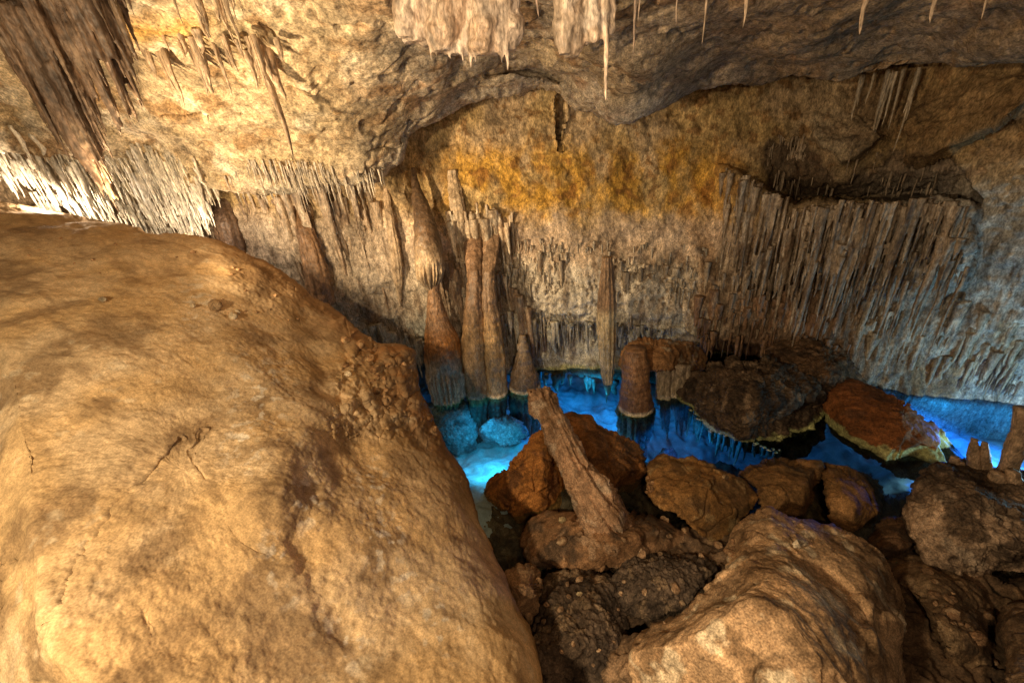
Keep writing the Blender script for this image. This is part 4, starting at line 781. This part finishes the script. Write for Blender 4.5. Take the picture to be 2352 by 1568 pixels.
def tusk(X0, Y0, yw, length_px, r_px, seed, tip=.12, nseg=18, nrow=26, bend=0.0, top_sink=.05):
    """vertical hanging cone"""
    C = pY(np.array([float(X0)]), np.array([float(Y0)]), np.array([yw]))[0]; s = depth(C) / FPX; L = length_px * s; r = r_px * s
    t = np.linspace(0, 1, nrow); th = np.linspace(0, 2 * np.pi, nseg, endpoint=False)
    prof = r * ((1 - t) ** .75 * (1 - tip) + tip) * (1 + .12 * perlin(np.stack([t * 5, t * 0 + seed, t * 0], 1), 2)); prof[-1] *= .3
    bx = bend * L * t ** 2 + .02 * L * perlin(np.stack([t * 2.5, t * 0 + seed * 1.7, t * 0], 1), 3); by = .02 * L * perlin(np.stack([t * 2.5, t * 0 + seed * 2.3, t * 0], 1), 4)
    V = np.stack([C[0] + bx[:, None] + prof[:, None] * np.cos(th), C[1] + by[:, None] + prof[:, None] * np.sin(th), C[2] + top_sink - (L + top_sink) * t[:, None] + 0 * th[None]], 2).reshape(-1, 3)
    V = np.concatenate([V, [V[:nseg].mean(0)], [V[-nseg:].mean(0) - (0, 0, r * .2)]]); F = grid_faces(nrow, nseg, True); n = nrow * nseg; i = np.arange(nseg); j = (i + 1) % nseg; l = (nrow - 1) * nseg
    return V, np.concatenate([F, np.stack([np.full(nseg, n), j, i, i], 1), np.stack([l + i, l + j, np.full(nseg, n + 1), np.full(nseg, n + 1)], 1)])
rnd = random.Random(5)
# big dark drapery, upper left: fused stalactite wedge, shade put into its colour
pc = []
WEDGE = [(-60, 60), (0, 95), (60, 210), (146, 352), (195, 405), (240, 440), (284, 505), (278, 420), (256, 340), (292, 325), (300, 300), (342, 326), (332, 240), (334, 140), (320, 20), (330, -120), (-60, -120)]
def rise(tx, ty, yw, L, r_px, seed):
    """a hanging cone given by where its tip shows"""
    C = pY(np.array([float(tx)]), np.array([float(ty)]), np.array([yw]))[0]; top = C + (0, 0, L); X, Y = pix(top[None]); s_ = depth(top) / FPX
    return tusk(X[0], Y[0], yw, L / s_, r_px, seed, .14, 14, 24, top_sink=.02)
n_ = 0
while n_ < 230:
    x, y = rnd.uniform(-60, 345), rnd.uniform(-40, 505); sd = float(sdf(WEDGE, np.array([x]), np.array([y]))[0])
    if sd < 0 or (sd > 40 and rnd.random() < .6): continue
    yw = 4.05 + .2 * math.sin(x / 60) + .0022 * (250 - sd) * .4 + rnd.uniform(-.12, .12)
    pc.append(rise(x, y, yw, rnd.uniform(.5, 1.5), rnd.uniform(7, 15), n_)); n_ += 1
for k in range(46):
    t = rnd.random(); x = 165 + 118 * t + rnd.uniform(-26, 26) * (1 - t * .7); y = 350 + 152 * t * rnd.uniform(.75, 1.0)
    pc.append(rise(x, min(y, 505), 4.12 + rnd.uniform(-.1, .1), rnd.uniform(.9, 1.5), rnd.uniform(7, 12), 500 + k))
fuse_o = fuse('drapery', pc, .015, lambda V: mix(speckle(V, np.array([.155, .10, .065]), 200, np.array([.075, .045, .028]), np.array([.27, .185, .12])), [.3, .2, .13], 0 * V[:, 0]))
tag(fuse_o, 'huge dark ragged drapery of fused stalactites hanging at the upper left', 'drapery')
# two pale draperies, top middle
def cols(spec, yw, seed):
    out = []
    for i, (x, w_, bot) in enumerate(spec):
        rows = [(-140, x - w_ * 1.0, x + w_ * 1.0), (0, x - w_, x + w_), (bot * .6, x - w_ * .97, x + w_ * .97), (bot - 12, x - w_ * .9, x + w_ * .9), (bot - 3, x - w_ * .7, x + w_ * .7), (bot, x - w_ * .35, x + w_ * .35)]
        out.append(lathe(rows, yw + .04 * ((i * 7) % 3), nz=.03, seed=seed + i, nseg=40, nrow=70))
    return out
d1 = cols([(922, 15, 82), (955, 28, 98), (985, 25, 108), (1015, 27, 118), (1045, 28, 126), (1080, 25, 130), (1110, 26, 128), (1140, 26, 126), (1168, 25, 118), (935, 20, 90)], 3.05, 300)
for i, (x, y, l) in enumerate([(985, 95, 40), (1000, 105, 35), (1030, 110, 30), (1060, 115, 25), (1078, 118, 35), (1090, 118, 25), (1150, 112, 30), (1163, 108, 52)]): d1.append(tusk(x, y, 3.05, l, 6, i + 40, .2))
tag(fuse('drapery', d1, .011, lambda V: speckle(V, np.array([.60, .46, .33]), 310, np.array([.42, .28, .17]), np.array([.68, .55, .42]))), 'wide pale lit drapery with a toothed lower edge hanging at the top middle', 'drapery')
d2 = cols([(1295, 20, 126), (1315, 20, 132), (1345, 15, 104), (1362, 13, 100), (1382, 14, 92), (1398, 13, 84), (1281, 7, 94)], 3.0, 330)
d2.append(tusk(1392, 80, 3.0, 135, 6, 7, .45, 18, 40))
tag(fuse('drapery', d2, .010, lambda V: speckle(V, np.array([.60, .45, .31]), 340, np.array([.40, .26, .15]), np.array([.68, .55, .42]))), 'narrow pale split drapery with a long thin drip, right of the wide one', 'drapery')
# fluted curtain on the right wall
pc = []
for k in range(290):
    x = 1660 + 566 * rnd.random(); yl = line(L_CURT, x) + 16 * float(perlin(np.array([[x / 45, 0, 0]]), 4)[0]) + 8 * float(perlin(np.array([[x / 14, 0, 0]]), 6)[0])
    if k > 190: yl += rnd.uniform(70, 150)
    yw = float(wall_y(np.array([x]), np.array([yl + 14.]))[0]) + rnd.uniform(-.05, .04)
    ln = 40 + 230 * rnd.random() ** 1.7; pc.append(tusk(x, yl + rnd.choice((0, 0, 4, 10, 40, 70)) + rnd.uniform(0, 12), yw - .04 - rnd.uniform(0, .14), ln, rnd.choice((2.2, 3, 3.6, 4.5, 6, 8.5)), k, .10, 12, 34, bend=rnd.uniform(-.03, .03), top_sink=.03))
tag(fuse('drapery', pc, .012, lambda V: speckle(V * np.array([1.6, 1.6, .25]), np.array([.30, .23, .165]), 350, np.array([.12, .075, .045]), np.array([.48, .40, .31]), 2.0)), 'long curtain of thin stone pipes hanging from the dark ledge on the right wall', 'drapery')

def ribs(label, tops, n, lr, rr, off, voxel, base, dark, light, seed, jy=6):
    pc = []; a = np.array(tops, float)
    for k in range(n):
        x = a[0, 0] + (a[-1, 0] - a[0, 0]) * (k + rnd.random()) / n; y = float(np.interp(x, a[:, 0], a[:, 1])) + rnd.uniform(-jy, jy)
        big = rnd.random() ** 3; yw = float(wall_y(np.array([x]), np.array([y]))[0]) - off + rnd.uniform(-.07, .07)
        ln = lr[0] + (lr[1] - lr[0]) * (.75 * rnd.random() ** 1.8 + .25 * big); pc.append(tusk(x, y, yw, ln, rr[0] * .8 + (rr[1] * 1.3 - rr[0] * .8) * big, seed + k, .25, 12, 34, top_sink=.05))
    tag(fuse('drapery', pc, voxel, lambda V: speckle(V * np.array([1, 1, .3]), np.array(base), seed, np.array(dark), np.array(light), 2.0)), label, 'drapery')
ribs('tan ribbed flowstone curtain running down the left wall behind the ochre boulder', [(520, 452), (700, 440), (865, 452)], 44, (60, 330), (3, 10), .02, .018, [.42, .31, .21], [.20, .125, .075], [.56, .46, .35], 700, 40)
ribs('short tan curtain on the wall where the twin column rises into it', [(1020, 515), (1090, 490), (1180, 520)], 34, (50, 170), (4, 11), .10, .015, [.40, .30, .20], [.22, .14, .08], [.52, .43, .32], 1040, 26)
ribs('brown ribbed curtain filling the gap behind the twin column', [(1000, 610), (1080, 620), (1160, 640), (1250, 770)], 52, (60, 230), (4, 9), .06, .016, [.33, .23, .15], [.16, .10, .06], [.48, .40, .30], 760, 10)
ribs('pale ribbed curtain under the left wall just over the dark water', [(850, 745), (900, 765), (985, 790)], 26, (40, 120), (4, 8), .08, .016, [.44, .40, .32], [.20, .15, .10], [.58, .54, .45], 800, 8)
ribs('rust brown ribbed curtain on the wall above the rock island', [(1600, 700), (1750, 710), (1940, 720)], 56, (40, 170), (4, 9), .02, .018, [.24, .14, .08], [.12, .07, .04], [.38, .26, .17], 830, 40)
ribs('pale drip curtain along the right wall above the glowing waterline', [(1960, 700), (2150, 730), (2360, 770)], 60, (40, 200), (4, 9), .0, .018, [.40, .34, .26], [.20, .13, .08], [.54, .48, .39], 900, 60)
ribs('ragged pale curtain hanging under the middle wall beside the squat stalagmite', [(1150, 720), (1240, 752), (1330, 756)], 40, (20, 110), (2.5, 6), .12, .014, [.50, .44, .34], [.26, .18, .11], [.62, .56, .46], 990, 10)
ribs('shaggy cream curtain across the middle wall above the teeth', [(1160, 610), (1400, 618), (1600, 630)], 90, (15, 110), (2.5, 7), .0, .016, [.52, .43, .32], [.30, .20, .12], [.64, .56, .45], 960, 30)

# ------------------------------------------------------------------ STALACTITES
UNIT = []
def unit_mesh(i):
    t = np.linspace(0, 1, 22); ns = 14; th = np.linspace(0, 2 * np.pi, ns, endpoint=False); rr = random.Random(i)
    p = rr.uniform(.6, 1.0); tip = rr.uniform(.10, .25); prof = ((1 - t) ** p * (1 - tip) + tip) * (1 + .16 * perlin(np.stack([t * 6, t * 0 + i, t * 0], 1), 2)); prof[-1] *= .35
    bx = 1.2 * perlin(np.stack([t * 2, t * 0 + i * 1.3, t * 0], 1), 5) * t; by = 1.2 * perlin(np.stack([t * 2, t * 0 + i * 2.1, t * 0], 1), 6) * t
    fl = 1 + .12 * np.sin(th * rr.choice([3, 4, 5]) + i)
    V = np.stack([bx[:, None] + prof[:, None] * fl * np.cos(th), by[:, None] + prof[:, None] * fl * np.sin(th), -t[:, None] + 0 * th[None]], 2).reshape(-1, 3)
    V = np.concatenate([V, [[0, 0, 0]], [V[-ns:].mean(0) - (0, 0, .02)]]); F = grid_faces(22, ns, True); n = 22 * ns; a = np.arange(ns); b = (a + 1) % ns; l = 21 * ns
    F = np.concatenate([F, np.stack([np.full(ns, n), b, a, a], 1), np.stack([l + a, l + b, np.full(ns, n + 1), np.full(ns, n + 1)], 1)])
    g = .82 + .25 * np.concatenate([np.repeat(t, ns), [0, 1]]) + .12 * perlin(V * 3, i); c = np.stack([g * .95, g * .92, g * .88], 1) * .8
    return V, F, c
for i in range(10):
    V, F, c = unit_mesh(i); UNIT.append((V, F, c, quads_to_mesh('stalactite', V, F, c)))
    UNIT[-1][3].materials.append(M_FLOW)
def hang(X, Y, yw, lpx, rpx, color, label, group, sink=.06, cat='stalactite', name='stalactite', k=None):
    C = pY(np.array([float(X)]), np.array([float(Y)]), np.array([float(yw)]))[0]; s = depth(C) / FPX
    o = bpy.data.objects.new(name, UNIT[rnd.randrange(10) if k is None else k][3]); COL.objects.link(o)
    o.location = (C[0], C[1], C[2] + sink); o.scale = (rpx * s, rpx * s, lpx * s + sink); o.rotation_euler = (rnd.uniform(-.04, .04), rnd.uniform(-.04, .04), rnd.uniform(0, 6.28))
    g = rnd.uniform(.8, 1.15); o.color = (min(1, color[0] * g), min(1, color[1] * g), min(1, color[2] * g), 1)
    tag(o, label, cat, group); return o
def fringe(tops, surf, n, lr, rr, color, label, group, off=.06, jy=8):
    a = np.array(tops, float)
    for k in range(n):
        x = a[0, 0] + (a[-1, 0] - a[0, 0]) * rnd.random(); x = min(max(x + 14 * math.sin(x / 11), a[0, 0]), a[-1, 0]); y = np.interp(x, a[:, 0], a[:, 1]) + rnd.uniform(-jy, jy)
        yw = float(surf(np.array([x]), np.array([y]))[0]) - off
        l = (lr[0] * .7 + (lr[1] - lr[0] * .7) * rnd.random() ** 2.2) * rnd.choice((.7, 1, 1, 1.2))
        hang(x, y, yw, l, rnd.uniform(*rr) * (.75 + .5 * l / lr[1]) * rnd.choice((.6, .8, 1, 1, 1.25, 1.6)), color, label, group)
fringe([(1160, 748), (1400, 752), (1560, 765)], wall_y, 60, (20, 80), (2.6, 6), (.68, .66, .56), 'pale stalactite in the toothed fringe along the lower middle wall above the water', 'pale teeth along the lower middle wall', .17, 9)
fringe([(1620, 620), (1900, 640)], wall_y, 26, (35, 100), (3, 6), (.48, .38, .28), 'brownish stalactite hanging on the wall below the left end of the pipe curtain', 'stalactites below the pipe curtain', .08, 18)
fringe([(1640, 668), (1950, 668)], wall_y, 30, (50, 120), (3, 6), (.40, .29, .20), 'brown stalactite hanging under the level dark crack in the right wall', 'stalactites under the level crack', .05, 16)
fringe([(1590, 770), (1950, 800)], wall_y, 28, (25, 75), (3, 6), (.36, .22, .13), 'reddish stalactite over the black hollow behind the rock island', 'stalactites over the black hollow', .10, 14)
fringe([(1960, 780), (2352, 800)], wall_y, 32, (40, 110), (3, 6), (.55, .47, .36), 'slanting pale stalactite on the right wall just above the glowing waterline', 'stalactites above the glowing waterline', .03, 45)
fringe([(1978, 182), (2120, 168)], wall_y, 26, (50, 170), (2.2, 5), (.46, .38, .28), 'long thin stalactite under the dark ceiling lip in the upper right', 'long stalactites in the upper right', .22, 6)
fringe([(330, 120), (480, 110), (640, 130)], ceil_y, 58, (30, 115), (3, 8), (.60, .45, .31), 'tan stalactite in the shaggy cluster right of the dark drapery', 'shaggy cluster beside the dark drapery', .30, 26)
fringe([(400, 5), (560, 0)], ceil_y, 20, (25, 85), (3, 8), (.62, .47, .32), 'tan stalactite hanging from the top edge between the dark and pale draperies', 'stalactites along the top left', .25, 8)
fringe([(20, 345), (146, 360), (260, 370), (370, 405), (470, 440)], ceil_y, 40, (25, 95), (3, 7), (.85, .76, .62), 'white lit stalactite in the dense fringe just behind the ochre boulder', 'white fringe behind the ochre boulder', .02, 60)
hang(598, 60, 5.0, 145, 20, (.55, .40, .27), 'thick rough tan stalactite, the stoutest in the shaggy cluster', None, .3)
hang(606, 150, 5.2, 195, 12, (.50, .36, .24), 'long dark thin stalactite, the longest below the shaggy cluster', None, .3)
for x, ln, r, lab in [(1460, 100, 5, 'long straight straw stalactite just right of the narrow pale drapery'), (1471, 36, 4, 'short straw stalactite beside the long straight straw'), (1556, 40, 4, 'faint short straw midway along the top edge'), (1628, 78, 5, 'tapering stalactite halfway between the straw and the stubby pair'), (1720, 46, 8, 'small carrot shaped stalactite at the top edge'),
                      (1999, 58, 11, 'stout pale carrot stalactite at the top right'), (2160, 36, 8, 'short brown stalactite right of the stout pale one'), (2276, 30, 5, 'small thin stalactite nearest the top right corner'), (1228, 26, 5, 'tiny stalactite between the two pale draperies')]:
    hang(x, -25, 3.3, ln + 25, r, (.66, .50, .36), lab, None, .25)
for x, y, ln, r, lab in [(1288, 606, 145, 5, 'thin straight stalactite left of the pale tusk on the middle wall'), (1289, 754, 92, 5, 'slender pale stalactite among the teeth reaching almost to the water'), (1472, 623, 106, 5, 'thin brown stalactite right of the pale tusk'), (1437, 632, 150, 8, 'knobby brown stalactite close beside the pale tusk')]:
    hang(x, y, float(wall_y(np.array([x * 1.]), np.array([y * 1.]))[0]) - .12, ln, r, (.52, .42, .31), lab, None)
fringe([(1245, 860), (1420, 880)], lambda x, y: np.full(len(x), 7.45), 18, (14, 60), (4, 9), (.12, .13, .07), 'black algae covered tooth dipping into the blue water under the middle wall', 'algae teeth under the middle wall', .0, 3)
isl = [(1580, 935), (1610, 968), (1635, 992), (1700, 1014), (1790, 1040)]
a_ = np.array(isl, float)
for k in range(24):
    x = 1580 + 215 * (k + rnd.random()) / 24; y = float(np.interp(x, a_[:, 0], a_[:, 1])) + rnd.uniform(-4, 4)
    P0 = pZ(np.array([x]), np.array([y]), .02)[0]
    hang(x, y, float(P0[1]) + .05, rnd.uniform(20, 75), rnd.uniform(3, 6.5), (.55, .62, .36), 'green tinged tooth dipping into the water along the edge of the rock island', 'teeth round the rock island', .03)
# fine fringes nobody could count
def fine(name, label, rows, surf, n, lr, rr, off, color, jy):
    Vs, Fs, Cs, m = [], [], [], 0
    for k in range(n):
        tops = np.array(rows[rnd.randrange(len(rows))], float); x = rnd.uniform(tops[0, 0], tops[-1, 0]); y = float(np.interp(x, tops[:, 0], tops[:, 1])) + rnd.uniform(-jy, jy)
        yw = float(surf(np.array([x]), np.array([y]))[0]) - off; C = pY(np.array([x]), np.array([y]), np.array([yw]))[0]; s = depth(C) / FPX
        V, F, c, _ = UNIT[rnd.randrange(10)]; l = (lr[0] + (lr[1] - lr[0]) * rnd.random() ** 2) * s; r = rnd.uniform(*rr) * s
        Vs.append(V * np.array([r, r, l + .05]) + C + np.array([0, 0, .05])); Fs.append(F + m); m += len(V); Cs.append(c * np.array(color) * rnd.uniform(.75, 1.2))
    o = link(name, quads_to_mesh(name, np.concatenate(Vs), np.concatenate(Fs), np.concatenate(Cs)), M_FLOW); tag(o, label, 'stalactite fringe', kind='stuff')
fine('stalactite_fringe', 'countless fine white stalactites covering the brightly lit left wall', [[(-60, 335), (146, 360), (260, 360), (480, 440)], [(-60, 380), (300, 400), (500, 470)], [(60, 420), (300, 440), (480, 490)], [(240, 360), (360, 400), (470, 440)], [(80, 470), (300, 500), (480, 520)], [(240, 340), (420, 400)]], lambda x, y: np.minimum(ceil_y(x, y) + .1 + 0 * x, wall_y(x, y)), 1100, (8, 60), (1.5, 4.5), .03, (.95, .86, .70), 34)
fine('straw_fringe', 'fine straws bristling under the bluish ledge on the left', [[(500, 425), (560, 400), (770, 405), (880, 400)], [(540, 430), (870, 425)], [(560, 380), (770, 392)]], ceil_y, 190, (10, 55), (1.2, 2.6), .04, (.62, .55, .46), 10)
fine('drip_fringe', 'fine drips speckling the pale middle wall', [[(1080, 575), (1650, 600)], [(1150, 640), (1600, 650)], [(1180, 750), (1560, 762)], [(880, 770), (960, 780)]], wall_y, 420, (8, 50), (1.3, 3.3), .01, (.62, .54, .43), 34)
fine('mossy_drip_fringe', 'fine brown drips matting the right wall', [[(1770, 340), (1850, 320)], [(1770, 390), (2200, 400)], [(1960, 740), (2352, 760)], [(1960, 830), (2352, 850)], [(1640, 720), (1960, 740)]], wall_y, 300, (15, 70), (1.6, 3.6), -.005, (.36, .28, .20), 44)

# ------------------------------------------------------------------ LOOSE STONES IN THE GAPS
def unit_stone(i):
    u = np.linspace(0, np.pi, 18); v = np.linspace(0, 2 * np.pi, 26, endpoint=False); U, W = np.meshgrid(u, v, indexing='ij')
    V = np.stack([np.sin(U) * np.cos(W), np.sin(U) * np.sin(W) * .8, np.cos(U) * .62], 2).reshape(-1, 3); rg = np.random.RandomState(i + 70)
    for q in range(9):
        n = rg.normal(size=3); n /= np.linalg.norm(n); h = rg.uniform(.45, .75); V -= n * np.maximum(0, V @ n - h)[:, None] * .95
    V += (V / np.linalg.norm(V, axis=1)[:, None]) * (.07 * fbm(V * 2.5, 3, i))[:, None]
    F = grid_faces(18, 26, True); me = quads_to_mesh('stone', V, F, speckle(V * .3, np.array([.34, .22, .13]), 600 + i, np.array([.15, .09, .05]), np.array([.5, .38, .25]))); me.materials.append(M_ROCK); return me
STONES = [unit_stone(i) for i in range(5)]
bpy.context.view_layer.update(); DG = bpy.context.evaluated_depsgraph_get()
GAPS = [[(1190, 1200), (1420, 1180), (1660, 1290), (1560, 1440), (1450, 1440), (1420, 1560), (1240, 1560), (1200, 1300)], [(1500, 1180), (1640, 1245), (1700, 1240), (1680, 1290), (1600, 1240)], [(2010, 1230), (2100, 1240), (2260, 1360), (2290, 1560), (2230, 1560), (2160, 1430), (2060, 1300)], [(1440, 1080), (1500, 1100), (1500, 1180), (1440, 1160)]]
def loose(region, n, lo, hi, tint, label, group):
    xs, ys = zip(*region); k = 0; tries = 0
    while k < n and tries < 400:
        tries += 1; x, y = rnd.uniform(min(xs), max(xs)), rnd.uniform(min(ys), max(ys))
        if float(sdf(region, np.array([x]), np.array([y]))[0]) < 0: continue
        D = dirs(np.array(x), np.array(y)); D = D / np.linalg.norm(D); ok, loc, nor, *_ = SC.ray_cast(DG, Vector(EYE), Vector(D))
        if not ok or loc.z < .1 or nor.z < .25: continue
        r = rnd.uniform(lo, hi) * (1.6 if rnd.random() < .12 else 1) / FPX * float((np.array(loc) - EYE) @ FWD)
        o = bpy.data.objects.new('stone', STONES[rnd.randrange(5)]); COL.objects.link(o); o.location = loc + nor * r * .25; o.scale = (r, r, r); o.rotation_euler = (rnd.uniform(-.5, .5), rnd.uniform(-.5, .5), rnd.uniform(0, 6.28))
        g = rnd.uniform(.6, 1.3); o.color = (tint[0] * g, tint[1] * g, tint[2] * g, 1); tag(o, label, 'stone', group); k += 1
loose(GAPS[0], 34, 4, 11, (.8, .75, .7), 'small brown stone lying in the dark hollow between the ochre boulder and the pale boulder', 'small stones in the dark hollow')
loose(GAPS[1], 9, 5, 12, (.9, .8, .7), 'small stone caught in the crack below the flat tilted slab', 'small stones below the flat slab')
loose(GAPS[2], 22, 5, 13, (.7, .62, .55), 'dark small stone in the gap under the stub bearing boulder', 'small stones under the stub bearing boulder')
loose(GAPS[3], 12, 4, 9, (.9, .75, .6), 'little stone on the slope between the fallen column and the flat slab', 'little stones beside the fallen column')
loose([(760, 760), (940, 800), (950, 900), (1000, 990), (900, 960), (800, 880)], 26, 4, 10, (1.1, .95, .75), 'small reddish stone stuck to the broken right edge of the ochre boulder', 'small stones on the edge of the ochre boulder')
loose([(60, 520), (500, 580), (760, 740), (640, 760), (300, 640), (60, 600)], 20, 2.5, 6, (1.3, 1.15, .95), 'tiny pale stone on the crown of the ochre boulder', 'tiny stones on the crown of the ochre boulder')

# ------------------------------------------------------------------ PEBBLES
for x, y, r, lab in [(235, 688, 14, 'pale flat pebble lying alone on top of the ochre boulder'), (533, 727, 12, 'round pale pebble near the right shoulder of the ochre boulder'), (548, 717, 7, 'tiny pale pebble touching the round one on the ochre boulder'), (490, 702, 22, 'flat brown stone sunk in the top of the ochre boulder'), (440, 702, 14, 'broken white chip on top of the ochre boulder'), (796, 858, 15, 'knobby light stone on the reddish flank of the ochre boulder')]:
    th = np.linspace(0, 2 * np.pi, 9)[:-1]; out = [(x + r * math.cos(t), y + r * .62 * math.sin(t)) for t in th]
    cand = None
    ob = bpy.data.objects['boulder']; dg = bpy.context.evaluated_depsgraph_get()
    D = dirs(np.array(float(x)), np.array(float(y + r * .3)))
    dv = Vector(D / np.linalg.norm(D)); hit, loc, *_ = ob.ray_cast(Vector(EYE) - ob.location, dv)
    d = float((np.array(loc + ob.location) - EYE) @ FWD) if hit else 4.0
    fr(lab, out, [(x, y, d - r / FPX * d * .6)], r / FPX * d * .7, np.array([.58, .47, .32]) if r != 22 else np.array([.3, .2, .11]), 400 + x, None, None, (.008, 8, .006, 20, .002, 60), 'pebble', 'pebble', 40, 14, edge_noise=1.5)
for x, y, r, d, lab, col_ in [(1293, 1193, 12, 4.35, 'pale three sided stone on the brown rock below the fallen column', (.5, .38, .2)), (1330, 1362, 10, 3.25, 'cream flake lying on the dark rough rock', (.6, .48, .28)), (1835, 1250, 22, 3.42, 'square patch of light, set as a pale chip, on the crest of the pale boulder', (.66, .55, .4)), (1383, 1094, 6, 4.95, 'small white snail shell shaped stone beside the fallen column', (.7, .62, .5)), (1665, 1095, 10, 4.9, 'little cracked stone on the flat tilted slab', (.4, .27, .14))]:  # the square chip on the crest stands for a patch of light
    th = np.linspace(0, 2 * np.pi, 7)[:-1]; out = [(x + r * math.cos(t + x), y + r * .8 * math.sin(t + x)) for t in th]
    fr(lab, out, [(x, y, d - .03)], .05, np.array(col_), 500 + x, None, None, (.008, 8, .006, 20, .002, 60), 'pebble', 'pebble', 40, 14, edge_noise=1.5)
